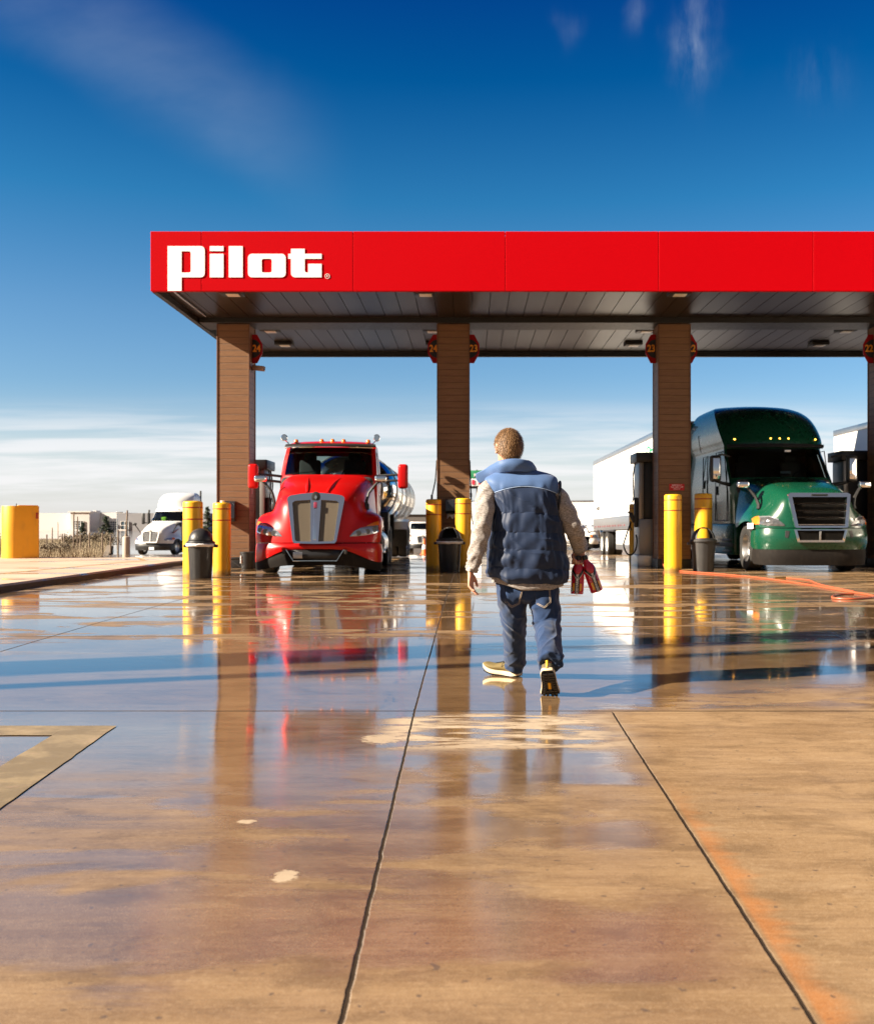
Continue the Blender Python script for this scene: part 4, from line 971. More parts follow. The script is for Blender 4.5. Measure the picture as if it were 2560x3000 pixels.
# ============ red day cab tractor
def red_truck():
    RX, RY = -3.16, 20.9
    t = thing('semi_truck', 'glossy red day cab semi truck with chrome mesh grille under the canopy', 'truck', (RX, RY, 0), R(1.5)); t.scale = (1.05, 1, 1)
    cols = [
     [(0,.06,.665),(0,.09,1.0),(0,.16,1.35),(0,.28,1.66),(0,.60,1.79),(0,1.2,1.97),(0,2.2,2.15)],
     [(.22,.065,.665),(.25,.095,1.0),(.28,.165,1.35),(.30,.29,1.65),(.32,.6,1.80),(.36,1.2,1.985),(.42,2.2,2.165)],
     [(.42,.08,.665),(.47,.11,1.0),(.53,.19,1.35),(.57,.33,1.60),(.58,.6,1.73),(.66,1.2,1.93),(.75,2.2,2.13)],
     [(.51,.10,.665),(.59,.15,1.0),(.69,.27,1.31),(.77,.46,1.52),(.83,.75,1.66),(.91,1.3,1.87),(1.0,2.25,2.08)],
     [(.62,.13,.665),(.70,.20,.95),(.81,.38,1.18),(.88,.58,1.28),(.92,.85,1.32),(.98,1.35,1.34),(1.04,2.25,1.38)],
     [(.82,.20,.665),(.87,.26,.90),(.94,.42,1.11),(.99,.62,1.25),(1.02,.9,1.31),(1.05,1.35,1.31),(1.07,2.1,1.2)],
     [(1.07,.32,.665),(1.11,.37,.88),(1.14,.50,1.09),(1.16,.70,1.22),(1.175,.95,1.27),(1.185,1.35,1.26),(1.175,1.95,1.05)],
     [(1.21,.46,.665),(1.24,.49,.84),(1.25,.58,1.02),(1.255,.76,1.14),(1.255,1.0,1.18),(1.255,1.35,1.17),(1.245,1.85,.9)],
     [(1.235,.62,.65),(1.25,.64,.75),(1.26,.72,.86),(1.262,.86,.95),(1.262,1.02,.99),(1.262,1.35,.985),(1.25,1.8,.76)]]
    hood = cage(cols).build('hood', M['red_paint'], t, ang=60, subsurf=3); bv = bvh_of(hood)
    # sculpted lines on the hood
    for s in (-1,1):
        b = MB(); pts = []
        for i in range(13):
            y = lerp(.42, 1.75, i/12); x = s*lerp(.20,.34,i/12); h = bv.ray_cast(Vector((x,y,4)), Vector((0,0,-1)))
            pts.append(h[0]+Vector((0,0,-.012)))
        b.tube(pts, [lerp(.05,.014,abs(i-3)/9) for i in range(13)], 8); b.build('hood_crease', M['red_paint'], t, ang=60)
    # bumper
    bc = [[(0,.03,.648),(0,-.03,.60),(0,.0,.535)],[(.5,.045,.648),(.5,-.01,.60),(.5,.02,.535)],[(.70,.10,.648),(.72,.05,.58),(.72,.08,.47)],
          [(.95,.22,.648),(.97,.17,.5),(.98,.20,.335)],[(1.15,.40,.648),(1.17,.36,.5),(1.17,.38,.25)],[(1.24,.58,.64),(1.265,.56,.5),(1.26,.56,.25)],[(1.255,.8,.62),(1.272,.8,.5),(1.27,.8,.25)]]
    cage(bc).build('bumper', M['red_paint'], t, ang=60, subsurf=2, solid=0)
    lo = [[(0,.05,.54),(0,.02,.42),(0,.06,.21)],[(.5,.06,.54),(.5,.03,.42),(.5,.07,.20)],[(.72,.11,.48),(.73,.10,.36),(.72,.14,.18)],[(.98,.23,.345),(.99,.22,.25),(.98,.26,.12)],[(1.17,.41,.26),(1.18,.4,.18),(1.17,.42,.08)],[(1.255,.58,.26),(1.26,.58,.18),(1.25,.6,.08)],[(1.262,.8,.26),(1.265,.8,.2),(1.26,.8,.1)]]
    lip = cage(lo).build('lower_valance', M['valance'], t, ang=60, subsurf=2)
    M['mesh_dark'] = simple('dark_mesh', (.02,.02,.022), .4, .4, var=.6, scale=60)
    b = MB(); b.grid([[Vector((x*k, .005+.02*abs(x), z)) for x in (-1,-.5,0,.5,1)] for z, k in ((.515,.53),(.30,.40))]); b.build('air_intake', M['mesh_dark'], t, solid=.01)
    b = MB(); bar(b, [(-.56,.01,.525),(-.42,.0,.295),(.42,.0,.295),(.56,.01,.525)], .012, 6); b.build('intake_trim', M['chrome'], t)
    b = MB(); b.box((-.33,-.02,.41), (.18,.012,.13), bev=.003); b.build('blank_plate', M['steel'], t)
    for s in (-1,1):
        b = MB(); b.box((s*.60,-.0,.475),(.06,.05,.09),bev=.01); b.build('tow_hook', M['dark_metal'], t)
    # grille
    gy = lambda z: -.05+(z-.66)*.25+max(0,z-1.3)**2*.25
    warp = lambda mb, dy: mb.xform(FRONT) or mb
    def fr(polys, d, name, mat, dy=0, ang=30):
        o = outline_mb(polys, d); v2 = []
        for p in o.v: v2.append(Vector((p.x, gy(p.y)+dy-p.z, p.y)))
        o.v = v2; return o.build(name, M[mat], t, ang=ang)
    outer = [(0,1.70),(-.30,1.675),(-.50,1.64),(-.555,1.60),(-.56,1.55),(-.425,.70),(-.39,.655),(0,.645),(.39,.655),(.425,.70),(.56,1.55),(.555,1.60),(.50,1.64),(.30,1.675)]
    hole = lambda s: [(s*.105,1.545),(s*.40,1.525),(s*.455,1.485),(s*.375,.72),(s*.33,.695),(s*.075,.69)]
    fr([outer, hole(-1), hole(1)], .035, 'grille_frame', 'chrome')
    mm = NT('grille_mesh'); O = mm.obj(); gx, gyy, gz = mm.xyz(O)[:3]
    def dots(k): return mm.math('MULTIPLY', mm.math('SINE', mm.math('MULTIPLY', gx, k)), mm.math('SINE', mm.math('MULTIPLY', gz, k)))
    dd = mm.step(dots(210.), -.4, .5); mm.pbr(mm.mix(dd, (.07,.056,.04), (.27,.22,.155)), .42, mm.mixf(dd, .3, .7)); M['grille_mesh'] = mm.mat
    for s in (-1,1): fr([hole(s)], .004, 'grille_mesh', 'grille_mesh', .012)
    b = MB(); b.box((0,gy(1.2)-.055,1.12), (.07,.02,.82), rot=Euler((R(-14),0,0)), bev=.008); b.build('centre_spine', M['chrome'], t)
    b = MB(); b.box((0,gy(1.43)-.07,1.44), (.065,.012,.12), rot=Euler((R(-14),0,0)), bev=.004); b.build('badge', simple('badge_red', (.20,.02,.05), .4), t)
    b = MB(); e = 24; b.loft([[Vector((k*.075*math.cos(2*PI*i/e), gy(1.6)+d, 1.60+k*.10*math.sin(2*PI*i/e))) for i in range(e)] for k, d in ((1.15,-.02),(1.15,-.055),(.95,-.06))]); em = b.build('emblem', M['black'], t)
    b = MB(); b.prism([(0,.05),(.03,0),(0,-.05),(-.03,0)], lambda p: Vector((p[0], gy(1.6)-.061, 1.60+p[1])), lambda p: Vector((p[0], gy(1.6)-.068, 1.60+p[1]))); b.build('emblem_mark', M['chrome'], em)
    # lamps
    for s in (-1,1):
        top = [(.66,.80),(.74,.90),(.86,.965),(1.0,1.0),(1.19,1.02)]; bot = [(.66,.79),(.80,.795),(.95,.81),(1.10,.84),(1.205,.88)]
        hl = patch(bv, top, bot, .012, s=s, dome=.02).build('headlight', M['lens'], t, ang=60)
        tp = [(.98,1.01),(1.10,1.075),(1.195,1.105)]; bt = [(.98,.985),(1.10,1.005),(1.205,1.03)]
        patch(bv, tp, bt, .012, 8, 4, s=s).build('turn_signal', M['amber'], hl, ang=60)
        for x, z in ((.83,.86),(1.0,.895),(1.12,.925)):
            h = bv.ray_cast(Vector((s*x,-3,z)), Vector((0,1,0)))[0]
            b = MB(); b.lathe([(.055,-.045),(.055,-.035),(.042,-.035),(.03,-.028),(.005,-.028)][::-1], h, 18, axis='Y'); b.build('projector', simple('projector_lens', (.12,.13,.14), .05, .3, coat=1), hl)
    # cab
    body = cab(t, [(1.0,1.03,2.2,3.95,.22),(2.06,1.05,2.2,3.95,.24),(2.16,1.045,2.23,3.95,.26),(2.5,1.02,2.45,3.95,.27),(2.80,.985,2.68,3.95,.27),(2.90,.97,2.74,3.95,.30),(2.97,.90,2.95,3.9,.3),(3.0,.80,3.15,3.8,.28)],
        [M['red_paint']], (2.17,2.82,.93), [(2.0,2.74,.12,.55)], (2.2,2.7,.55))
    b = MB(); rows = []
    for j, (z, yo, w) in enumerate(((2.815,-.02,1.0),(2.83,-.09,1.005),(2.865,-.10,1.0),(2.91,-.03,.985))):
        rows.append([Vector((w*math.sin(PI/2*q), 2.70+yo+.28*math.sin(PI/2*q)**2, z)) for q in [-1+2*i/20 for i in range(21)]])
    b.grid(rows); b.build('sun_visor', M['black_plastic'], t, solid=.012)
    b = MB(); bar(b, [rows[1][i]+Vector((0,-.012,-.004)) for i in range(21)], .018, 8); b.build('visor_trim', M['chrome'], t)
    seats(t, 1.0, 3.05, 1.78)
    for s in (-1,1):
        b = MB(); bar(b, [(s*.5-.4,2.32,2.185),(s*.25-.2,2.42,2.23),(s*.15,2.38,2.26)], .008, 5); b.build('wiper', M['black'], t)
    for x in (-.78,-.2,.04,.28,.82):
        b = MB(); b.lathe([(.05,0),(.052,.02),(.045,.06),(.028,.08),(.004,.085)], (x,2.95+.2*abs(x),2.955), 14); b.build('marker_light', M['amber'], t)
    for s in (-1,1):
        b = MB(); b.cyl((s*.93,3.0,2.93),(s*1.0,2.96,3.0),.012,n=6)
        c = Vector((s*1.02,2.92,3.06)); q = Vector((0,-1,0)).to_track_quat('Z','Y')
        b.loft([[c+q@Vector((k*.075*math.cos(2*PI*i/16), k*(.08 if s < 0 else .085)*math.sin(2*PI*i/16), d)) for i in range(16)] for k, d in ((.2,-.10),(.7,-.075),(1,-.02),(1,.02),(.85,.03))]); b.build('roof_lamp', M['chrome'], t)
        # mirrors
        b = MB(); b.box((s*1.62,2.45,2.14), (.215,.17,.56), bev=.06, seg=4); mir = b.build('wing_mirror', M['red_paint'], t)
        b = MB(); b.box((s*1.62,2.54,2.14), (.17,.012,.5), bev=.004); b.build('mirror_glass', M['chrome'], mir)
        b = MB()
        for z in (2.17,2.04): b.tube([(s*1.0,2.55,z-.03),(s*1.25,2.48,z),(s*1.55,2.45,z+.01)], [(.03,.03),(.026,.03),(.02,.024)], 8)
        b.build('mirror_arm', M['black_plastic'], t)
        b = MB(); b.box((s*1.22-(s*.0),1.0,2.02), (.245,.15,.145), bev=.045, seg=4); b.build('hood_mirror', M['chrome'], t)
        b = MB(); b.tube([(s*1.18,1.02,1.97),(s*1.10,1.0,1.88),(s*.98,.98,1.72),(s*.935,.96,1.55),(s*.93,.97,1.42)], [.024,.026,.028,.03,.035], 8); b.box((s*.93,.94,1.42),(.12,.10,.14),bev=.03); b.build('hood_mirror_arm', M['black_plastic'], t)
        # door and handle, steps, tank
        b = MB(); b.box((s*1.048,3.0,1.55), (.012,.95,1.0), bev=.004); d = b.build('door', M['red_paint'], t)
        b = MB(); b.box((s*1.06,3.35,1.75), (.02,.14,.05), bev=.01); b.build('handle', M['chrome'], d)
        b = MB(); b.cyl((s*.93,2.2,.62),(s*.93,3.8,.62),.31,n=28); b.build('fuel_tank', M['alu'], t)
        b = MB()
        for k in range(4): b.box((s*1.16,2.35,.42+.085*k),(.16,.3,.05),bev=.015)
        b.build('step', M['chrome'], t)
        wheel(t, s*1.05, 1.25, .51, .30)
        for yy in (5.35,6.65): wheel(t, s*1.03, yy, .51, .27, dual=True)
        b = MB(); b.box((s*.93,4.75,1.12), (.56,.5,.5), bev=.06); b.build('mudguard', M['black_plastic'], t)
        b = MB(); b.box((s*.93,7.25,1.0), (.56,.03,.66), bev=.01); b.build('mudflap', M['rubber'], t)
    b = MB(); b.box((.955,4.48,1.15), (.27,.03,.13), bev=.006); p = b.build('side_plaque', M['red_sign'], t)
    b = MB(); bar(b, [(.825,4.46,1.085),(1.085,4.46,1.085),(1.085,4.46,1.215),(.825,4.46,1.215),(.825,4.46,1.085)], .008, 5); b.build('border', M['white'], p)
    b = text_mb('RTH', .085, .002, bold=.004); b.xform(Matrix.Translation(Vector((.99,4.458,1.15))) @ FRONT); b.build('lettering', M['white'], p)
    b = MB(); b.box((0,3.9,.85), (.85,7.0,.28), bev=.02); b.box((0,1.3,.52),(1.9,.14,.14),bev=.03); b.box((0,1.2,.75),(1.0,1.6,.5),bev=.05); b.box((0,5.4,.5),(1.8,.16,.16)); b.box((0,6.6,.5),(1.8,.16,.16)); b.box((0,.75,.66),(1.9,.5,.12))
    b.build('chassis', M['dark_metal'], t)
    b = MB(); b.box((.02,4.3,1.7), (1.2,.12,.9), bev=.02); b.build('headboard', M['dark_metal'], t)
    # ---- tanker
    g = thing('tanker_trailer', 'polished steel tanker trailer coupled behind the red truck', 'trailer', (RX-.02, RY+6.1, 0), R(.3))
    b = MB(); n = 40; L = [(0,.30),(.06,.62),(.16,.82),(.34,.95),(.6,1),(10.4,1),(10.7,.9),(10.85,.6)]
    b.loft([[Vector((1.22*k*math.cos(2*PI*i/n), y, 1.98+1.0*k*math.sin(2*PI*i/n))) for i in range(n)] for y, k in L]); b.build('tank', M['tanker_steel'], g, ang=50)
    for y in (.62,3,5.4,7.8,10.3): b = MB(); b.loft([[Vector((1.235*math.cos(2*PI*i/n), y+d, 1.98+1.015*math.sin(2*PI*i/n))) for i in range(n)] for d in (0,.07)], cap0=False, cap1=False); b.build('rib', M['steel'], g, solid=.02)
    b = text_mb('145S', .30, .003); b.xform(Matrix.Translation(Vector((.72,.22,2.02))) @ FRONT); b.v = [Vector((p.x, .02+.36*((p.x/1.22)**2+((p.z-1.98))**2)*.9-.03, p.z)) for p in b.v]; b.build('lettering', M['black'], g)
    b = MB(); b.box((0,1.0,1.05),(1.5,1.6,.18),bev=.03); b.box((0,5.6,.95),(1.0,9.4,.2)); b.build('subframe', M['dark_metal'], g)
    for s in (-1,1):
        for yy in (6.6,7.9): wheel(g, s*1.03, yy, .51, .27, dual=True)
        b = MB(); b.tube([(s*.95,5.85,.9),(s*.95,6.0,1.14),(s*.95,6.6,1.22),(s*.95,7.2,1.2)], [(.28,.02)]*4, 8); b.build('mudguard', M['alu'], g)
        b = MB(); b.box((s*.95,5.9,.62),(.5,.04,.5),bev=.01); b.build('mudflap', M['rubber'], g)
        b = MB(); b.cyl((s*.7,1.5,.3),(s*.7,1.5,1.0),.06); b.box((s*.7,1.5,.26),(.26,.26,.04)); b.build('landing_leg', M['dark_metal'], g)
    return t
red_truck()

# ============ green sleeper tractor
def aero_truck(paint, t):
    cols = [
     [(0,.03,.95),(0,.05,1.3),(0,.10,1.60),(0,.24,1.745),(0,.7,1.88),(0,1.4,2.02),(0,2.15,2.11)],
     [(.32,.035,.95),(.35,.055,1.3),(.38,.11,1.60),(.40,.25,1.745),(.42,.7,1.88),(.46,1.4,2.02),(.5,2.15,2.11)],
     [(.55,.06,.95),(.60,.08,1.3),(.645,.15,1.57),(.665,.32,1.70),(.69,.7,1.84),(.75,1.4,1.98),(.81,2.15,2.08)],
     [(.66,.10,.95),(.72,.13,1.25),(.77,.24,1.46),(.81,.44,1.56),(.85,.78,1.69),(.94,1.4,1.85),(1.02,2.2,1.98)],
     [(.80,.16,.95),(.85,.21,1.15),(.89,.36,1.29),(.93,.53,1.36),(.96,.82,1.42),(1.03,1.4,1.46),(1.1,2.2,1.5)],
     [(.98,.27,.95),(1.02,.33,1.1),(1.06,.46,1.21),(1.08,.62,1.27),(1.1,.86,1.31),(1.13,1.4,1.32),(1.16,2.1,1.25)],
     [(1.12,.42,.95),(1.165,.48,1.06),(1.185,.58,1.13),(1.20,.72,1.18),(1.21,.92,1.21),(1.215,1.4,1.21),(1.215,1.95,1.05)],
     [(1.2,.56,.94),(1.225,.6,1.0),(1.232,.68,1.04),(1.235,.78,1.08),(1.235,.94,1.10),(1.235,1.4,1.09),(1.235,1.88,.9)]]
    hood = cage(cols).build('hood', paint, t, ang=60, subsurf=3); bv = bvh_of(hood)
    bc = [[(0,.0,.935),(0,-.05,.78),(0,-.04,.62),(0,.02,.49)],[(.45,.01,.935),(.45,-.04,.78),(.45,-.03,.62),(.45,.03,.49)],[(.78,.09,.935),(.80,.04,.78),(.80,.05,.62),(.8,.1,.49)],[(1.02,.24,.935),(1.05,.2,.78),(1.05,.21,.62),(1.03,.26,.49)],[(1.17,.46,.935),(1.21,.43,.78),(1.21,.44,.62),(1.18,.48,.49)],[(1.215,.72,.93),(1.24,.72,.78),(1.24,.72,.62),(1.22,.74,.5)]]
    bump = cage(bc).build('bumper', paint, t, ang=60, subsurf=2); bb = bvh_of(bump)
    lo = [[(0,.03,.495),(0,.01,.34),(0,.05,.15)],[(.5,.04,.495),(.5,.02,.34),(.5,.06,.15)],[(.82,.12,.495),(.84,.1,.34),(.82,.14,.15)],[(1.04,.28,.495),(1.05,.26,.34),(1.03,.3,.15)],[(1.18,.5,.495),(1.19,.48,.34),(1.17,.52,.16)],[(1.21,.72,.495),(1.22,.72,.34),(1.2,.74,.17)]]
    cage(lo).build('lower_valance', M['valance'], t, ang=60, subsurf=2)
    gy = lambda z: -.09+(z-.95)*.16+max(0,z-1.4)**2*.4
    def fr(polys, d, name, mat, dy=0, par=None):
        o = outline_mb(polys, d); o.v = [Vector((p.x, gy(p.y)+dy-p.z+.04*p.x*p.x, p.y)) for p in o.v]; return o.build(name, M[mat], par or t, ang=30)
    fr([[(-.66,1.655),(-.60,1.69),(.60,1.69),(.66,1.655),(.555,.965),(.53,.95),(-.53,.95),(-.555,.965)], [(-.575,1.60),(.575,1.60),(.485,.99),(-.485,.99)]], .035, 'grille_frame', 'chrome')
    M['black_void'] = simple('grille_void', (.006,.0055,.005), .8, spec=.08, dirt=(.035,.026,.018), dirt_amt=.5, scale=9)
    fr([[(-.575,1.60),(.575,1.60),(.485,.99),(-.485,.99)]], .004, 'grille_core', 'black_void', .05)
    for i, z in enumerate((1.455,1.31,1.165,1.02)):
        w = lerp(.565,.49,i/3); b = MB(); b.loft([[Vector((x, gy(z)+.01+.04*x*x+dy, z+dz)) for dy, dz in ((-.03,.014),(-.045,.0),(-.03,-.014),(.01,-.010),(.01,.010))] for x in [lerp(-w,w,k/8) for k in range(9)]]); b.build('grille_bar', M['chrome'], t)
    fr([[(-.17,1.662),(.17,1.662),(.17,1.628),(-.17,1.628)]], .006, 'name_bar', 'black', -.04)
    lg = [[(-.56,.915),(.56,.915),(.49,.645),(-.49,.645)], [(-.50,.915-.02),(.50,.915-.02),(.445,.69),(-.445,.69)]]
    def fb(polys, d, name, mat, dy=0):
        o = outline_mb(polys, d); o.v = [Vector((p.x, -.065+dy-p.z+.06*p.x*p.x, p.y)) for p in o.v]; return o.build(name, M[mat], t, ang=30)
    fb(lg, .02, 'lower_grille_frame', 'chrome', .0); fb([lg[1]], .004, 'lower_grille', 'black_void', .0)
    b = MB(); b.box((-.02,-.07,.78), (.035,.03,.19), bev=.008); b.build('tow_pin_cover', M['steel'], t)
    for s in (-1,1):
        hl = patch(bv, [(.70,1.02),(.83,1.14),(.95,1.195),(1.10,1.185)], [(.70,.985),(.86,.985),(1.02,.995),(1.155,1.03)], .012, s=s, dome=.02).build('headlight', M['lens_dark'], t, ang=60)
        patch(bv, [(.80,1.135),(.95,1.20),(1.11,1.19)], [(.80,1.115),(.95,1.175),(1.11,1.165)], .016, 8, 3, s=s).build('light_strip', M['lens'], hl, ang=60)
        patch(bv, [(1.10,1.195),(1.15,1.185),(1.20,1.14)], [(1.12,1.03),(1.165,1.02),(1.215,1.02)], .014, 6, 5, s=s).build('turn_signal', M['amber'], hl, ang=60)
        for x, z in ((.93,1.07),(1.03,1.085)):
            h = bv.ray_cast(Vector((s*x,-3,z)), Vector((0,1,0)))[0]
            b = MB(); b.lathe([(.048,-.05),(.048,-.04),(.036,-.032),(.005,-.03)][::-1], h, 18, axis='Y'); b.build('projector', M['lens'], hl)
        patch(bb, [(.62,.88),(.70,.89)], [(.66,.73),(.72,.75)], .008, 4, 4, s=s).build('fog_lamp', M['black_plastic'], t)
    rows = [(1.05,1.18,2.15,6.3,.25),(2.0,1.20,2.15,6.3,.26),(2.1,1.195,2.2,6.3,.28),(2.5,1.17,2.5,6.3,.3),(2.84,1.15,2.76,6.3,.3),(2.93,1.17,2.66,6.3,.34),(3.05,1.19,2.70,6.3,.38),(3.3,1.20,2.92,6.3,.42),(3.6,1.17,3.25,6.3,.48),(3.82,1.09,3.65,6.3,.5),(3.96,.97,4.1,6.3,.5),(4.03,.84,4.6,6.25,.4)]
    cab(t, rows, [paint], (2.12,2.83,.95), [(1.95,2.72,.06,.24),(2.9,3.35,.62,.68)], None, nf=34, ns=26, zstep=.05)
    b = MB(); b.box((0,4.0,2.4),(2.2,.04,1.5)); b.build('bulkhead', M['interior'], t)
    b = MB(); b.grid([[Vector((w*math.sin(PI/2*q), y0+.33*math.sin(PI/2*q)**2, z)) for q in [-1+2*i/20 for i in range(21)]] for z, y0, w in ((2.845,2.62,1.13),(2.87,2.56,1.14),(2.93,2.58,1.15))]); b.build('sun_visor', M['black_plastic'], t, solid=.015)
    seats(t, 1.1, 3.2, 1.75)
    b = MB(); b.box((.2,2.62,2.76),(.14,.01,.045)); b.box((.06,2.35,2.24),(.24,.012,.05)); b.build('windscreen_sticker', M['paper'], t)
    for x in (-.95,-.17,.04,.25,.97):
        q = x/1.19; b = MB(); b.lathe([(.004,-.05),(.014,-.045),(.020,-.03),(.022,.03)], (x, 2.70+.38*q*q+.03, 3.06), 12, axis='Y'); b.build('marker_light', M['amber_lit'], t)
    for s in (-1,1):
        # mirrors
        b = MB(); b.box((s*1.58,2.30,2.32),(.25,.16,.62),bev=.06,seg=4); mir = b.build('wing_mirror', M['black_plastic'], t)
        b = MB(); b.box((s*1.575,2.218,2.32),(.155,.02,.48),bev=.008); b.build('mirror_cover', M['chrome'], mir)
        b = MB(); b.tube([(s*1.2,2.5,1.96),(s*1.4,2.38,1.99),(s*1.56,2.32,2.04)],[.05,.04,.035],8); b.tube([(s*1.2,2.55,2.62),(s*1.4,2.4,2.66),(s*1.56,2.34,2.6)],[.03,.025,.025],8); b.build('mirror_arm', M['black_plastic'], t)
        b = MB(); b.box((s*1.33,.95,1.90),(.26,.14,.15),bev=.05,seg=4); b.build('hood_mirror', M['chrome'], t)
        b = MB(); b.tube([(s*1.30,.97,1.87),(s*1.2,.95,1.80),(s*1.08,.88,1.62),(s*1.03,.82,1.45),(s*1.04,.8,1.36)],[.028,.03,.034,.04,.05],8); b.build('hood_mirror_arm', M['black_plastic'], t)
        # doors and lockers
        for (y0,y1,z0,z1,nm) in ((2.68,3.72,1.12,2.78,'door'),(4.5,4.95,1.55,2.75,'locker_door')):
            b = MB(); x = s*1.205; bar(b, [(x,y0,z0),(x,y1,z0),(x*.985,y1,z1),(x*.985,y0+(.3 if nm == 'door' else 0),z1),(x,y0,z0+.7),(x,y0,z0)], .012, 6); d = b.build(nm, M['black_plastic'], t)
            b = MB(); b.box((s*1.215,y1-.15,(z0+z1)/2-.1),(.03,.05,.22),bev=.01); b.build('handle', M['black_plastic'], d)
        b = MB(); b.box((s*1.12,4.1,.68),(.24,4.2,.72),bev=.05); b.build('side_fairing', paint, t)
        b = MB(); b.box((s*1.19,2.55,.66),(.14,.7,.06),bev=.02); b.box((s*1.19,2.55,.40),(.14,.7,.06),bev=.02); b.box((s*1.22,4.1,.55),(.06,4.1,.1),bev=.02); b.build('step', M['black_plastic'], t)
        b = MB(); b.box((s*1.16,6.7,2.6),(.05,.8,2.4),bev=.02); b.build('cab_extender', paint, t)
        wheel(t, s*1.04, 1.3, .5, .30, 'alu')
        for yy in (7.6,8.9): wheel(t, s*1.02, yy, .5, .27, 'alu', dual=True)
    b = MB(); b.box((0,4.6,.85),(.85,8.6,.28)); b.box((0,1.3,.5),(1.9,.14,.14)); b.box((0,1.2,.8),(1.1,1.7,.5),bev=.05); b.box((0,3.0,.62),(1.9,2.2,.2)); b.build('chassis', M['dark_metal'], t)
gt = thing('semi_truck', 'dark green high roof sleeper semi truck with chrome barred grille', 'truck', (7.52, 22.0, 0), R(1.8)); gt.scale = (1.035, 1.0, 1.02)
aero_truck(M['green_paint'], gt)
pl = MB(); pl.box((-1.27,.62,.99),(.012,.2,.12),rot=Euler((0,0,R(20)))); pl.build('number_plate', M['paper'], gt)

def box_trailer(loc, rz, label, L, W=2.6, H=4.08, letters=None, wheels=True, mat='trailer_white', skirt=True, zb=None):
    t = thing('box_trailer', label, 'trailer', loc, rz); x = W/2
    b = MB(); b.box((0,L/2,(1.20+H-.06)/2),(W,L,H-.06-1.20),bev=.01,seg=1); b.build('box_body', M[mat], t)
    b = MB()
    for s in (-1,1): b.box((s*x,L/2,H-.09),(.05,L+.02,.18),bev=.01); b.box((s*x,L/2,1.32),(.035,L+.02,.50),bev=.006)
    for yy in (0,L): b.box((0,yy,H-.09),(W,.05,.18),bev=.01); b.box((0,yy,1.2),(W,.05,.2),bev=.01)
    b.build('rail', M['alu'], t)
    for s in (-1,1):
        for k in range(12):
            b = MB(); b.box((s*(x+.02),L-.6-k*.62-(.12 if k % 2 else 0),1.22),(.012,.10,.055)); b.build('reflector', M['red_lens'], t)
        if wheels:
            for yy in (L-2.7,L-1.4): wheel(t, s*1.05, yy, .51, .28, 'white_paint', dual=True)
        if skirt:
            b = MB(); b.box((s*1.22,L*.5-1.4,.78),(.03,L*.5,.55),bev=.005); b.build('side_skirt', M[mat], t)
            b = MB(); b.box((s*1.225,L*.5-1.4,.42),(.035,L*.5,.2),bev=.005); b.build('skirt_flap', M['alu'], t)
    b = MB(); b.box((0,L/2,1.02),(1.0,L*.96,.16)); b.box((0,L-2.05,.75),(1.1,2.4,.4)); b.box((0,L-.12,.55),(2.2,.08,.1)); b.build('underframe', M['dark_metal'], t)
    if letters: letters(t, x, L)
    return t
def green_text(t, x, L):
    M['logo_green'] = simple('logo_green', (.02,.25,.12), .5)
    b = text_mb('OH', .46, .004, bold=.012, sx=1.7); b.xform(Matrix.Translation(Vector((-x-.006, 3.5, 3.52))) @ LEFTF()); b.build('lettering', M['logo_green'], t)
    b = text_mb('W 037502', .20, .003); b.xform(Matrix.Translation(Vector((-x-.006, L-1.25, 1.98))) @ LEFTF()); b.build('fleet_number', M['black'], t)
box_trailer((7.27-.15, 29.0, 0), R(1.55), 'long white box trailer behind the green truck and pump', 15.6, letters=green_text)
bt = bpy.data.objects['box_trailer']; bt.location.z = -.10; bt.rotation_euler.x = R(-.55)
box_trailer((13.0, 16.5, 0), 0, 'white box trailer in sun and shade at the right picture edge', 16.4, H=4.07, skirt=False)

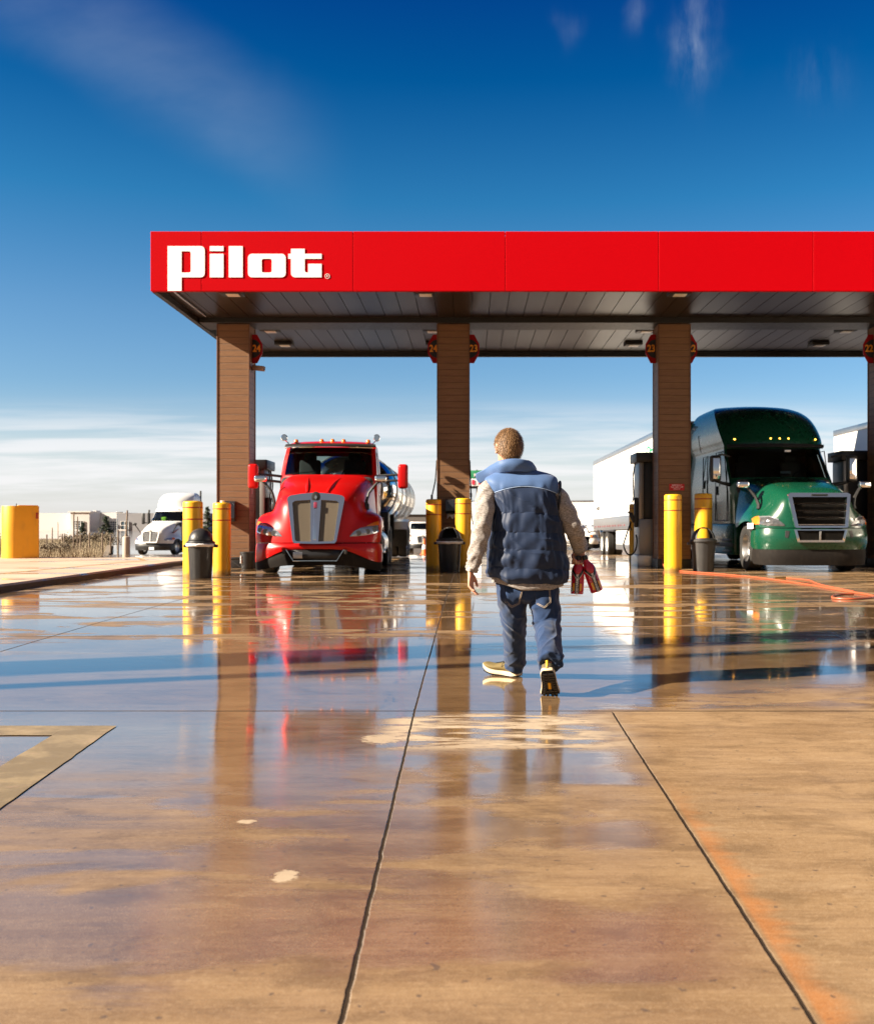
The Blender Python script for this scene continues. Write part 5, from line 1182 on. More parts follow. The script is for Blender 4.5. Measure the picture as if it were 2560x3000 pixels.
# ============ white bonneted truck at the left, far off
def bonnet_truck(t, sleeper=True):
    cols = [
     [(0,.06,.72),(0,.09,1.0),(0,.15,1.4),(0,.26,1.62),(0,.7,1.78),(0,1.3,1.95),(0,2.1,2.08)],
     [(.42,.08,.72),(.46,.11,1.0),(.52,.18,1.38),(.56,.32,1.57),(.6,.7,1.74),(.68,1.3,1.92),(.76,2.1,2.06)],
     [(.54,.11,.72),(.6,.16,1.0),(.66,.27,1.3),(.70,.45,1.48),(.74,.75,1.62),(.84,1.3,1.82),(.95,2.15,2.0)],
     [(.66,.14,.72),(.72,.20,.98),(.78,.38,1.15),(.82,.58,1.24),(.86,.85,1.28),(.94,1.35,1.32),(1.03,2.15,1.36)],
     [(.88,.22,.72),(.92,.28,.92),(.97,.45,1.06),(1.0,.65,1.16),(1.03,.9,1.22),(1.06,1.35,1.24),(1.08,2.0,1.1)],
     [(1.1,.40,.72),(1.13,.45,.88),(1.16,.56,1.0),(1.18,.74,1.08),(1.19,.95,1.13),(1.2,1.35,1.13),(1.19,1.85,.95)],
     [(1.2,.55,.70),(1.22,.58,.8),(1.23,.66,.9),(1.235,.82,.97),(1.24,1.0,1.01),(1.24,1.35,1.0),(1.23,1.8,.8)]]
    hood = cage(cols).build('hood', M['white_paint'], t, ang=60, subsurf=2); bv = bvh_of(hood)
    bc = [[(0,.0,.70),(0,-.05,.55),(0,.03,.30)],[(.5,.02,.70),(.5,-.03,.55),(.5,.05,.30)],[(.9,.18,.70),(.92,.14,.55),(.9,.2,.30)],[(1.15,.42,.70),(1.17,.4,.55),(1.15,.44,.30)],[(1.23,.75,.69),(1.24,.75,.55),(1.22,.75,.32)]]
    cage(bc).build('bumper', M['black_plastic'], t, ang=60, subsurf=2)
    gy = lambda z: -.07+(z-.72)*.17
    o = outline_mb([[(-.58,1.42),(-.5,1.5),(0,1.55),(.5,1.5),(.58,1.42),(.46,.80),(.4,.76),(-.4,.76),(-.46,.80)], [(-.5,1.40),(-.03,1.46),(-.03,.83),(-.4,.83)], [(.5,1.40),(.03,1.46),(.03,.83),(.4,.83)]], .03)
    o.v = [Vector((p.x, gy(p.y)-p.z, p.y)) for p in o.v]; o.build('grille_frame', M['white_paint'], t, ang=30)
    b = MB()
    for i in range(19):
        x = lerp(-.47,.47,i/18)
        if abs(x) > .03: b.box((x*.95,gy(1.13)+.02,1.13),(.022,.03,.62),rot=Euler((R(-9.6),0,0)))
    b.build('grille_slats', M['steel'], t)
    b = MB(); b.box((0,gy(1.13)+.05,1.13),(.95,.012,.66),rot=Euler((R(-9.6),0,0))); b.build('grille_core', M['black'], t)
    b = MB(); b.prism([(0,.06),(.05,0),(0,-.06),(-.05,0)], lambda p: Vector((p[0], gy(1.5)-.04, 1.50+p[1])), lambda p: Vector((p[0], gy(1.5)-.055, 1.50+p[1]))); b.build('emblem', M['chrome'], t)
    for s in (-1,1):
        hl = patch(bv, [(.76,.98),(.9,1.03),(1.06,1.06),(1.16,1.05)], [(.76,.90),(.9,.885),(1.06,.9),(1.19,.94)], .014, 10, 5, s=s, dome=.02).build('headlight', M['lens'], t, ang=60)
        patch(bv, [(1.1,1.075),(1.15,1.07),(1.2,1.02)], [(1.1,.93),(1.15,.93),(1.215,.95)], .02, 5, 4, s=s).build('turn_signal', M['amber'], hl, ang=60)
        b = MB(); b.tube([(s*1.0,.9,1.35),(s*1.15,.85,1.6),(s*1.32,.8,1.85)],[.03,.03,.03],6); b.box((s*1.34,.8,1.9),(.24,.16,.16),bev=.05); b.build('hood_mirror', M['black_plastic'], t)
        b = MB(); b.box((s*1.5,2.35,2.25),(.2,.14,.7),bev=.05); b.tube([(s*1.0,2.5,1.95),(s*1.45,2.35,2.0)],.03,6); b.build('wing_mirror', M['black_plastic'], t)
        wheel(t, s*1.03, 1.25, .51, .3)
        for yy in (5.9,7.2): wheel(t, s*1.03, yy, .51, .28, dual=True)
        b = MB(); b.cyl((s*.95,2.6,.66),(s*.95,4.6,.66),.3,n=20); b.build('fuel_tank', M['alu'], t)
        b = MB(); b.prism([(.75,1.44),(1.1,1.40),(1.7,1.62),(1.9,1.60),(1.7,1.56),(1.15,1.34)], lambda p: Vector((s*(.94+.07*(p[0]-.75)),p[0],p[1])), lambda p: Vector((s*(.96+.08*(p[0]-.75)),p[0],p[1]))); b.build('stripe', M['red_band'], t)
    rows = [(1.0,1.04,2.1,5.0,.2),(2.0,1.06,2.1,5.0,.22),(2.08,1.055,2.14,5.0,.24),(2.72,.99,2.62,5.0,.25),(2.82,.99,2.66,5.0,.3),(2.95,1.02,2.85,5.0,.4),(3.2,1.1,3.0,5.0,.5),(3.5,1.12,3.15,5.0,.6),(3.75,1.06,3.45,5.0,.6),(3.9,.92,3.9,5.0,.5),(3.95,.8,4.3,5.0,.4)]
    if not sleeper: rows = [r for r in rows if r[0] < 2.85] + [(2.86,.9,2.9,5.0,.3)]
    cab(t, rows, [M['white_paint']], (2.1,2.70,.95), [(1.95,2.62,.10,.42)], None, nf=22, ns=16, zstep=.07)
    seats(t, 1.0, 3.0, 1.7)
    b = MB(); b.box((0,3.7,2.2),(2.0,.04,1.2)); b.build('bulkhead', M['interior'], t)
    b = MB(); b.box((0,3.8,.85),(.85,7.2,.28)); b.box((0,1.2,.75),(1.0,1.6,.5)); b.build('chassis', M['dark_metal'], t)
    for x in (-.6,-.15,0,.15,.6): b = MB(); b.box((x,2.7+.25*x*x,2.83),(.08,.06,.05),bev=.015); b.build('marker_light', M['amber'], t)
    b = MB(); b.box((.1,-.05,.42),(.32,.02,.17)); b.build('number_plate', M['paper'], t)
wt = thing('semi_truck', 'white bonneted sleeper truck with vertical slat grille near the dry field', 'truck', ((440-CX)*64/F, 64, zg(64)), R(-7)); wt.scale = (1.05, 1.05, 1.03)
bonnet_truck(wt)
b = MB(); b.box((-.42,3.0,2.12),(.42,.25,.5),bev=.12,seg=3); b.build('hanging_vest', M['hivis'], wt)
b = MB(); b.box((1.05,5.2,2.5),(.12,.1,3.2),bev=.03); b.build('exhaust_stack', M['black_plastic'], wt)
b = MB(); b.cyl((-1.15,2.35,1.2),(-1.15,2.35,2.6),.09); b.cyl((-1.15,2.35,2.6),(-1.15,2.4,2.8),.06); b.build('air_cleaner', M['black_plastic'], wt)
b = MB(); b.box((1.07,3.2,1.55),(.012,.34,.34),rot=Euler((R(45),0,0))); b.build('door_badge', M['dark_metal'], wt)
# far pale sleeper truck heading right, with its trailer, and one more trailer behind
ft = thing('semi_truck', 'distant pale sleeper truck in profile behind the man, facing right', 'truck', ((1762-CX)*80/F, 72, zg(80)), R(72))
for ch in list(gt.children):
    if ch.name.split('.')[0] in ('number_plate','windscreen_sticker','projector','fog_lamp','tow_pin_cover'): continue
    c = copy_tree(ch, ft)
for o in ft.children_recursive:
    for sl in o.material_slots:
        if sl.material == M['green_paint']: sl.link = 'OBJECT'; sl.material = M['white_paint']
ft.location = ((1752-CX)*82/F, 80, zg(82))
box_trailer((ft.location.x-8.5*math.sin(R(72)), ft.location.y+8.5*math.cos(R(72)), zg(90)), R(8), 'distant pale trailer behind the far sleeper truck, left of it', 12, skirt=False)
box_trailer((17.5, 108, zg(100)), R(80), 'distant beige trailer parked across behind the far sleeper truck', 9, H=4.6, skirt=False)
vt = thing('utility_truck', 'small distant white truck front between the red truck and the shaded bollard', 'truck', ((1238-CX)*76/F, 76, zg(76)), R(6))
bonnet_truck(vt, False); vt.scale = (.80,.8,.78)
# ------------------------------------------------------------------ the walking man
PY = 7.0; GZP = zg(7.0)
man = thing('person', 'man seen from behind in a blue puffer vest, grey sleeves and jeans, walking with bottles', 'person', (.39, PY, GZP))
ML = Matrix.Translation(Vector((-.39, -PY, -GZP)))          # world -> local of the man
def skin_mat():
    m = NT('skin'); v = m.obj(); n = m.noise(v, 30, 4, .6); c = m.mix(m.step(n, .3, .7), (.50,.235,.15), (.60,.32,.22)); c = m.mix(m.step(m.noise(v, 9, 3), .5, .75, 0, .45), c, (.52,.17,.11))
    m.pbr(c, .48, 0, m.bump(m.noise(v, 240, 3), .25, .002), .4, sss=.12); return m.mat
M['skin'] = skin_mat()
def cloth(name, c0, c1, scale=300, rough=.9, sheen=.3, bump=.0006, stretch=(1,1,1), big=.25):
    m = NT(name); v = m.obj(); n = m.noise(m.map(v, stretch), scale, 2, .7); g = m.noise(v, 6, 4, .6)
    c = m.mix(m.step(n, .35, .65), c0, c1); c = m.mix(m.step(g, .35, .75, 0, big), c, tuple(x*.6 for x in c0))
    m.pbr(c, rough, 0, m.bump(n, .5, bump), .25, sheen=sheen); return m.mat
M['vest_navy'] = cloth('vest_navy', (.0065,.0165,.046), (.009,.022,.060), 380, .55, .15, .0003, big=.2)
M['vest_blue'] = cloth('vest_blue', (.058,.115,.255), (.072,.138,.295), 380, .55, .15, .0003, big=.12)
M['heather'] = cloth('heather_shirt', (.155,.135,.122), (.43,.395,.37), 62, .95, .4, .0006, (1,1,5), .25)
M['denim'] = cloth('denim', (.007,.022,.068), (.020,.049,.125), 420, .9, .2, .0006, (2,2,.5), .55)
M['stitch'] = simple('stitching', (.50,.40,.30), .8)
M['piping'] = simple('piping', (.33,.45,.66), .6)
M['shoe_olive'] = simple('shoe_suede', (.135,.098,.030), .8, var=.25, scale=25, bump=.001, dirt=(.10,.075,.03), dirt_amt=.4)
M['shoe_dark'] = simple('shoe_overlay', (.085,.070,.035), .75, var=.3, scale=25, bump=.001)
M['midsole'] = simple('midsole_foam', (.64,.52,.33), .7, var=.1, scale=20, dirt=(.45,.33,.18), dirt_amt=.4)
M['outsole'] = simple('outsole_rubber', (.012,.011,.010), .35, var=.3)
M['pull_yellow'] = simple('pull_tab', (.80,.42,.01), .6)
M['lining'] = simple('vest_lining', (.012,.013,.018), .8)

def ell(c, rx, ry, n=20, yaw=0):
    return [Vector((c[0]+rx*math.cos(2*PI*i/n)*math.cos(yaw)-ry*math.sin(2*PI*i/n)*math.sin(yaw), c[1]+rx*math.cos(2*PI*i/n)*math.sin(yaw)+ry*math.sin(2*PI*i/n)*math.cos(yaw), c[2])) for i in range(n)]
# joints (world)
SHL, ELL_, WRL = Vector((.135,6.98,1.27)), Vector((.078,6.85,.990)), Vector((.010,6.83,.718))
SHR, ELR, WRR = Vector((.565,7.0,1.275)), Vector((.685,6.955,1.00)), Vector((.765,7.06,.845))
HIPL, KNL, ANL = Vector((.285,7.0,.56)), Vector((.310,7.16,.285)), Vector((.325,7.37,.02))
HIPR, KNR, ANR = Vector((.500,7.0,.56)), Vector((.528,6.93,.31)), Vector((.508,6.60,.10))
HEAD = Vector((.264,7.0,1.545)); HYAW = R(20)

def hand(mb, wrist, M3, curl, spread, thumb, r=.0088, mirror=1):
    """five separate fingers on a palm. local: +x across knuckles (index side), +y out of the back of the hand, -z towards the finger tips"""
    def T(p): return wrist + M3 @ Vector(p)
    mb.loft([[T((mirror*(x*w), y*h+dy, z)) for x, y in [(math.cos(2*PI*i/14), math.sin(2*PI*i/14)) for i in range(14)]] for z, w, h, dy in ((.03,.026,.020,0),(0,.027,.020,0),(-.02,.032,.018,0),(-.05,.040,.0165,.001),(-.075,.042,.0155,.002),(-.092,.040,.0135,.002),(-.098,.034,.009,.002))])
    for k, (x, L) in enumerate(((.031,.076),(.0105,.084),(-.010,.078),(-.030,.060))):
        a = 0; p = Vector((mirror*x, .002, -.085+abs(k-1.2)*.003)); P = [p.copy()]; seg = (.46,.31,.23)
        d0 = mirror*(spread*(1.5-k)*.06)
        for j, s in enumerate(seg):
            a += curl[k]*(.9,1.1,.7)[j] if isinstance(curl, (list,tuple)) else curl*(.9,1.1,.7)[j]
            for h in (.5, 1): p = p + Vector((d0*L*s*.5*1, -math.sin(a)*L*s*.5, -math.cos(a)*L*s*.5)); P.append(p.copy())
        rr = [r*1.1, r*1.0, r*1.06, r*.95, r*.98, r*.9, r*.62]
        mb.tube([T(q) for q in P], rr, 10)
    mb.tube([T((mirror*x, y, z)) for x, y, z in thumb], [.0125,.013,.0115,.0105,.0098,.0065], 10)

body = MB()
# torso and neck
body.loft([ell((cx, cy, z), rx, ry) for cx, cy, z, rx, ry in ((.39,7.0,.52,.13,.085),(.39,7.0,.60,.16,.11),(.385,7.0,.75,.175,.14),(.38,7.0,.95,.18,.14),(.37,7.0,1.12,.185,.13),(.36,7.0,1.24,.20,.115),(.345,7.0,1.31,.18,.095),(.31,7.0,1.36,.09,.075),(.285,7.0,1.40,.064,.066),(.268,6.998,1.47,.060,.064),(.264,7.0,1.52,.055,.06))])
for a, e, w, ra, re, rw in ((SHL,ELL_,WRL,.052,.040,.028),(SHR,ELR,WRR,.052,.040,.028)):
    body.tube([a, a.lerp(e,.5), e, e.lerp(w,.4), w], [(ra,ra),(ra*.95,ra*.95),(re,re),(re*.95,re*.9),(rw,rw*.8)], 14)
for h, k, a in ((HIPL,KNL,ANL),(HIPR,KNR,ANR)):
    body.tube([h, h.lerp(k,.5), k, k.lerp(a,.4), a], [.075,.068,.052,.052,.036], 14)
# head: skull, jaw, nose, brows, lips, ears
RH = Matrix.Rotation(HYAW, 3, 'Z')
def hp(x, y, z): return HEAD + RH @ Vector((x, y, z))
hr = [(-.128,.020,.030,.062),(-.118,.042,.052,.045),(-.095,.058,.078,.022),(-.06,.066,.092,.005),(-.02,.073,.098,-.003),(.02,.077,.102,-.006),(.055,.075,.100,-.006),(.082,.062,.084,-.006),(.100,.040,.056,-.006),(.108,.012,.016,-.006)]
body.loft([[hp(rx*math.cos(2*PI*i/24), dy+ry*math.sin(2*PI*i/24), z) for i in range(24)] for z, rx, ry, dy in hr])
body.tube([hp(0,.096,.02),hp(0,.112,-.02),hp(0,.118,-.036),hp(0,.098,-.046)],[.008,.012,.015,.008],10)
body.tube([hp(-.05,.082,.024),hp(-.02,.098,.03),hp(.02,.098,.03),hp(.05,.082,.024)],[.009,.01,.01,.009],8)
body.tube([hp(-.022,.094,-.068),hp(0,.102,-.066),hp(.022,.094,-.068)],[.005,.008,.005],8); body.tube([hp(-.02,.092,-.080),hp(0,.10,-.080),hp(.02,.092,-.080)],[.005,.008,.005],8)
for s in (-1,1):
    for (y0,z0,r0) in ((-.012,-.005,.012),(-.022,.012,.013),(-.016,.026,.010),(-.004,-.03,.009)):
        body.tube([hp(s*.066,y0+.008,z0-.012),hp(s*.098,y0-.006,z0-.012)],[r0*1.1,r0*.9],10)
# hands: the left hangs relaxed, the right closes round the bottle necks
fwd = (WRL-ELL_).normalized()
ML_ = Matrix(((.25,-.95,.12),(.95,.26,-.05),(0,.1,1))).transposed() if False else (Matrix.Rotation(R(-60),3,'Z') @ Matrix.Rotation(R(4),3,'X'))
# knuckle line runs fore and aft, back of the hand faces outwards (-x)
ML3 = Matrix(((0.30,-.95,-.02),(.95,.30,.10),(0,0,1)))
hand(body, WRL+Vector((-.004,.008,-.03)), ML3, (.34,.42,.48,.52), .5, [(.018,-.002,-.012),(.034,-.012,-.030),(.042,-.020,-.052),(.043,-.026,-.070),(.042,-.030,-.084),(.041,-.033,-.095)], .0088)
MR3 = Matrix.Rotation(R(-14),3,'Z') @ Matrix.Rotation(R(14),3,'Y') @ Matrix.Rotation(R(-8),3,'X')
hand(body, WRR+Vector((.004,.0,-.012)), MR3, (1.02,1.05,1.0,.98), .2, [(.020,-.004,-.012),(.038,-.014,-.030),(.046,-.030,-.050),(.040,-.048,-.064),(.026,-.058,-.074),(.012,-.060,-.080)], .0096, mirror=-1)
bd = voxel(body, .0048, 2)
bd.xform(ML).build('body', M['skin'], man, ang=180)
# eyes (the face looks away but it is there)
for s in (-1,1):
    b = MB(); c = hp(s*.031,.084,.006); b.lathe([(.002,-.011),(.008,-.008),(.0115,0),(.008,.008),(.002,.011)], c, 14, axis='Y'); b.xform(ML).build('eye', simple('eye_white', (.75,.73,.7), .2), man)
# hair
def hair_mat():
    m = NT('hair'); v = m.obj(); n = m.noise(m.map(v, (70,70,10)), 1.6, 4, .6); ri = m.n('ShaderNodeNewGeometry').outputs['Random Per Island']; c = m.mix(m.math('ADD', m.math('MULTIPLY', m.step(n, .3, .7), .45), m.math('MULTIPLY', ri, .55)), (.050,.025,.011), (.36,.205,.095)); m.pbr(c, .5, 0, m.bump(n, .6, .004), .4); return m.mat
M['hair'] = hair_mat()
b = MB(); rnd = random.Random(11)
def hsurf(th, ph, e):
    """th azimuth (0 = right ear, 90 = face), ph height angle"""
    z = .112*math.sin(ph); k = math.cos(ph)
    return hp((.082+e)*k*math.cos(th), -.006+(.108+e)*k*math.sin(th), .002+(z if ph > 0 else z*1.02)+e*math.sin(ph))
def hairline(th):
    s = math.sin(th)
    if s > .35: return R(lerp(8, 38, sstep(.35, .9, s)))
    if s > -.25: return R(lerp(-18, 8, sstep(-.25,.35,s)))
    return R(lerp(-52, -18, sstep(-.75,-.25,s)))
rows = []
nu, nv = 56, 18
for j in range(nv+1):
    row = []
    for i in range(nu):
        th = 2*PI*i/nu; p0 = hairline(th); ph = lerp(p0, R(90), (j/nv)**.9); e = .003+.005*min(1, j/3)+.001*nz(math.cos(th)*5, math.sin(th)*5, ph*4)
        row.append(hsurf(th, ph, e))
    rows.append(row)
b.grid(rows, wrap=True)
crown = (R(-115), R(66))
for i in range(8500):
    th = rnd.random()*2*PI; p0 = hairline(th)
    ph = math.asin(lerp(math.sin(p0), 1, rnd.random())); L = rnd.uniform(.014,.032)
    p = hsurf(th, ph, .009); a = hsurf(th, ph, 0)
    nrm = (p-a).normalized(); cpos = hsurf(crown[0], crown[1], .009)
    d = (p-cpos); d = (d-nrm*d.dot(nrm)); d = d.normalized() if d.length > 1e-4 else Vector((1,0,0))
    d = (d + Vector((rnd.gauss(0,.28), rnd.gauss(0,.28), rnd.gauss(0,.2))) + Vector((0,0,-.25))).normalized()
    s = d.cross(nrm).normalized()*rnd.uniform(.0006,.0014); lift = rnd.uniform(.004,.013)
    q1 = p+d*L*.5+nrm*lift*.7; q2 = p+d*L+nrm*lift*.45
    b.add([p-s, p+s, q1+s*.8, q1-s*.8, q2], [(0,1,2,3),(3,2,4)])
b.xform(ML).build('hair', M['hair'], man, recalc=False, ang=70)

# ---- vest: padded shell
VT = [ # z, xl, xr, depth back, depth front, squareness
 (.600,.150,.655,.150,.150,2.5),(.625,.128,.668,.178,.17,2.5),(.66,.117,.672,.190,.19,2.5),(.72,.118,.668,.192,.20,2.5),(.82,.126,.660,.190,.20,2.5),(.93,.140,.645,.180,.20,2.6),(1.03,.155,.628,.172,.19,2.7),(1.12,.162,.612,.165,.17,2.8),
 (1.20,.155,.602,.155,.15,2.9),(1.26,.135,.597,.140,.13,3.0),(1.305,.112,.592,.118,.11,3.1),(1.335,.120,.578,.098,.095,3.0),(1.360,.165,.535,.085,.085,2.6),(1.380,.190,.470,.078,.08,2.2),(1.392,.205,.42,.07,.075,2.0)]
SEAMS = [.585,.705,.830,.945,1.075]
def yoke_z(x): return 1.212 + .055*math.sin(PI*min(1,max(0,(x-.14)/.46)))**.8
def vest_r(z, th):
    xl, xr, db, df, sq = interp(VT, z); cx = (xl+xr)/2; rx = (xr-xl)/2; c, s = math.cos(th), math.sin(th); d = db if s < 0 else df
    k = 2/sq; return Vector((cx+rx*math.copysign(abs(c)**k, c), 7.0+d*math.copysign(abs(s)**k, s), z))
def puff(z, th, x):
    """quilting relief"""
    tilt = .018*math.sin(th*1.0+.6)+.010*nz(th*1.7,z*2,9); zz = z+tilt; d = 0
    edges = SEAMS+[yoke_z(x)]
    for a, c in zip(edges, edges[1:]):
        if a <= zz < c:
            t = (zz-a)/(c-a); d = .0080*(1-abs(2*t-1)**2.2)
            near = min(t, 1-t); d += .0085*math.exp(-near*4)*nz(th*13+a*31, z*5, a*7); d += .007*math.exp(-((t-.5)/.3)**2)*nz(th*4+a*17, z*9, a*3)
    d += .010*nz(math.cos(th)*3+7, math.sin(th)*3, z*5) + .0075*nz(math.cos(th)*8, math.sin(th)*8+z*4, z*11+3)
    q = nz(x*5+1, z*5, 6)*3; d += .0065*(1-abs(math.sin(x*19+z*13+q)))**3*sstep(.66,.8,z)
    # diagonal drag folds in the lower back
    d += .006*math.sin((x*26 - z*30) + 3*nz(x*4, z*4, 2))*sstep(1.0,.75,z)*(1 if z < 1.05 else 0)
    return d
def vest_part(z0f, z1f, nz_, mat, name, nu=150, extra=0, yoke=False):
    rows = []
    for j in range(nz_+1):
        row = []
        for i in range(nu):
            th = 2*PI*i/nu; base = vest_r(.9, th); x = base.x
            for _ in range(2):
                z0 = z0f(x, th); z1 = z1f(x, th); z = lerp(z0, z1, j/nz_); p = vest_r(z, th); x = p.x
            cxy = Vector((.385, 7.0, z)); n = Vector((p.x-cxy.x, (p.y-7.0)*1.6, 0)).normalized()
            if yoke:
                t = j/nz_; d = .012*math.sin(PI*min(1,t*1.15))**.6 + .008*nz(x*16, z*5, 4)*(1-t) + .006*nz(x*7+4, z*9, 1)
                if p.y < 7.0: d += .0075*max(0, math.sin(x*58+3.2*nz(x*3,z*3)))**2*sstep(1.32,1.22,z)
            else: d = puff(z, th, x)
            fade = sstep(0, .06, j/nz_)*sstep(1.0,.985,j/nz_) if not yoke else sstep(0,.06,j/nz_)
            if not yoke: fade = max(fade, .25)
            row.append(p + n*(d*fade+extra))
        rows.append(row)
    b = MB().grid(rows, wrap=True)
    return rows, b
hemz = lambda x, th: .612 + (.050*sstep(.30,.13,x) if True else 0) + (.035*sstep(-.1,.6,math.sin(th)))+.006*math.sin(x*40)
ytop = lambda x, th: yoke_z(x)
rows, b = vest_part(hemz, ytop, 170, None, 'v')
# rolled hem
hem = [[p + Vector(((.385-p.x)*.10, (7.0-p.y)*.12, -.006)) for p in rows[0]], [p + Vector(((.385-p.x)*.22, (7.0-p.y)*.25, .025)) for p in rows[0]]]
b.grid([hem[1], hem[0], rows[0]], wrap=True)
vest = b.xform(ML).build('vest', M['vest_navy'], man, ang=180, merge=True)
rows2, b = vest_part(lambda x, th: yoke_z(x)-.002, lambda x, th: 1.392, 60, None, 'y', yoke=True)
b.xform(ML).build('yoke', M['vest_blue'], vest, ang=180)
b = MB(); ring = [p for p in rows2[1]]; b.tube([p+Vector(((p.x-.385)*.012, (p.y-7)*.02, 0)) for p in ring]+[ring[0]], .0022, 6); b.xform(ML).build('piping', M['piping'], vest)
# armhole bindings
for s, (cx, cz, cy) in ((-1,(.150,1.19,7.0)),(1,(.600,1.19,7.0))):
    b = MB(); P = []
    for i in range(25):
        a = 2*PI*i/24; P.append(Vector((cx+s*(.004+.012*math.sin(a)), cy+.100*math.cos(a), cz+.125*math.sin(a)-.01)))
    b.tube(P, .0085, 8, cap=False); b.xform(ML).build('armhole_binding', M['lining'], vest)
# collar, standing and opening to the left front
CB = [(.075,7.15,1.300),(.150,7.08,1.335),(.190,6.985,1.352),(.225,6.925,1.366),(.305,6.898,1.376),(.390,6.920,1.372),(.440,6.985,1.362),(.440,7.08,1.345),(.39,7.16,1.315)]
CT = [(.050,7.13,1.372),(.120,7.06,1.402),(.168,6.965,1.424),(.215,6.905,1.444),(.300,6.885,1.452),(.375,6.905,1.444),(.420,6.97,1.428),(.415,7.06,1.405),(.36,7.14,1.378)]
def cr_(P, t):
    n = len(P)-1; i = min(int(t*n), n-1); u = t*n-i; p = [Vector(P[min(max(i+k,0),n)]) for k in (-1,0,1,2)]
    return .5*((2*p[1])+(-p[0]+p[2])*u+(2*p[0]-5*p[1]+4*p[2]-p[3])*u*u+(-p[0]+3*p[1]-3*p[2]+p[3])*u**3)
rows = []
for j in range(11):
    v = j/10; row = []
    for i in range(70):
        a = cr_(CB, i/69); c = cr_(CT, i/69); p = a.lerp(c, v); o = Vector((p.x-.30, p.y-7.02, 0)).normalized()
        row.append(p+o*(.014*math.sin(PI*v)+.004*nz(i*.16, v*2, 3)))
    rows.append(row)
b = MB().grid(rows); b.xform(ML).build('collar', M['vest_blue'], vest, ang=180, solid=.020)
# lowered left front panel edge of the vest
# ---- shirt: sleeves and hem
def sleeve(path, rad, name, seed, cuff):
    P = [Vector(p) for p in path]; n = 60; rows = []; m = 44
    pts = [cr_(path, i/(n-1)) for i in range(n)]
    prev = Vector((1,0,0))
    for i, p in enumerate(pts):
        t = (pts[min(i+1,n-1)]-pts[max(i-1,0)]).normalized(); u = (prev-t*prev.dot(t)).normalized(); prev = u; w = t.cross(u); f = i/(n-1)
        r = interp([(k/(len(rad)-1), q) for k, q in enumerate(rad)], f)[0]; row = []
        for k in range(m):
            a = 2*PI*k/m; c, s = math.cos(a), math.sin(a)
            # spiral drag folds
            d = .0055*max(-.4, math.sin(f*44+math.sin(a*1.0+seed)*3.4+2.5*nz(f*5,c,s+seed)))*(.35+.65*abs(math.sin(a*.5+seed))) + .006*nz(c*1.6+seed, s*1.6, f*7)
            if f > .86: d += .006*math.sin(f*150+a*1.5+seed)*cuff
            if f > .975: d -= .004
            row.append(p+(u*c+w*s)*(r+d))
        rows.append(row)
    b = MB().grid(rows, wrap=True); e = [q.lerp(pts[-1], .25) for q in rows[-1]]; b.grid([rows[-1], e], wrap=True)
    return b.xform(ML).build(name, M['heather'], man, ang=180)
sleeve([(.185,6.99,1.25),(.130,6.975,1.238),(.104,6.93,1.16),(.086,6.865,1.03),(.064,6.845,.905),(.034,6.835,.79),(.010,6.83,.695)], [.072,.076,.068,.064,.058,.050,.037], 'sleeve', 1.0, .8)
sleeve([(.50,7.0,1.24),(.566,6.995,1.225),(.626,6.975,1.145),(.686,6.955,1.02),(.722,6.985,.945),(.748,7.03,.880),(.766,7.06,.835)], [.060,.070,.069,.064,.059,.053,.045], 'sleeve', 4.0, 1.4)
b = MB(); rows = []
for j, (z, k) in enumerate(((.70,.92),(.64,.96),(.60,.98),(.578,.985),(.574,.95),(.59,.9))):
    rows.append([vest_r(.66, 2*PI*i/90).lerp(Vector((.392,7.0,.66)), 1-k*.90)*1.0 for i in range(90)])
    for i, p in enumerate(rows[-1]): p.z = z + .045*sstep(.36,.17,p.x) + .020*sstep(.52,.66,p.x) + .006*nz(i*.2, j*.3)
b.grid(rows, wrap=True); b.xform(ML).build('shirt_hem', M['heather'], man, ang=180)

# ---- jeans
jm = MB()
jm.loft([ell((cx, 7.0, z), rx, ry, 28) for cx, z, rx, ry in ((.390,.480,.10,.07),(.390,.505,.17,.115),(.389,.55,.205,.140),(.388,.61,.212,.150),(.388,.68,.205,.145),(.388,.72,.2,.14))])
def leg(h, k, a, r):
    pts = [h+Vector((0,0,.05)), h, h.lerp(k,.5), k, k.lerp(a,.5), a, a+(a-k).normalized()*.035]
    jm.tube(pts, [(q, q2) for q, q2 in r], 24)
leg(HIPL+Vector((.002,0,0)), KNL, ANL+Vector((0,-.012,.0)), [(.102,.125),(.108,.130),(.096,.112),(.082,.092),(.076,.086),(.074,.086),(.068,.085)])
leg(HIPR, KNR+Vector((.0,.0,0)), ANR+Vector((.014,.02,.035)), [(.102,.125),(.110,.130),(.100,.115),(.090,.096),(.084,.092),(.082,.092),(.078,.09)])
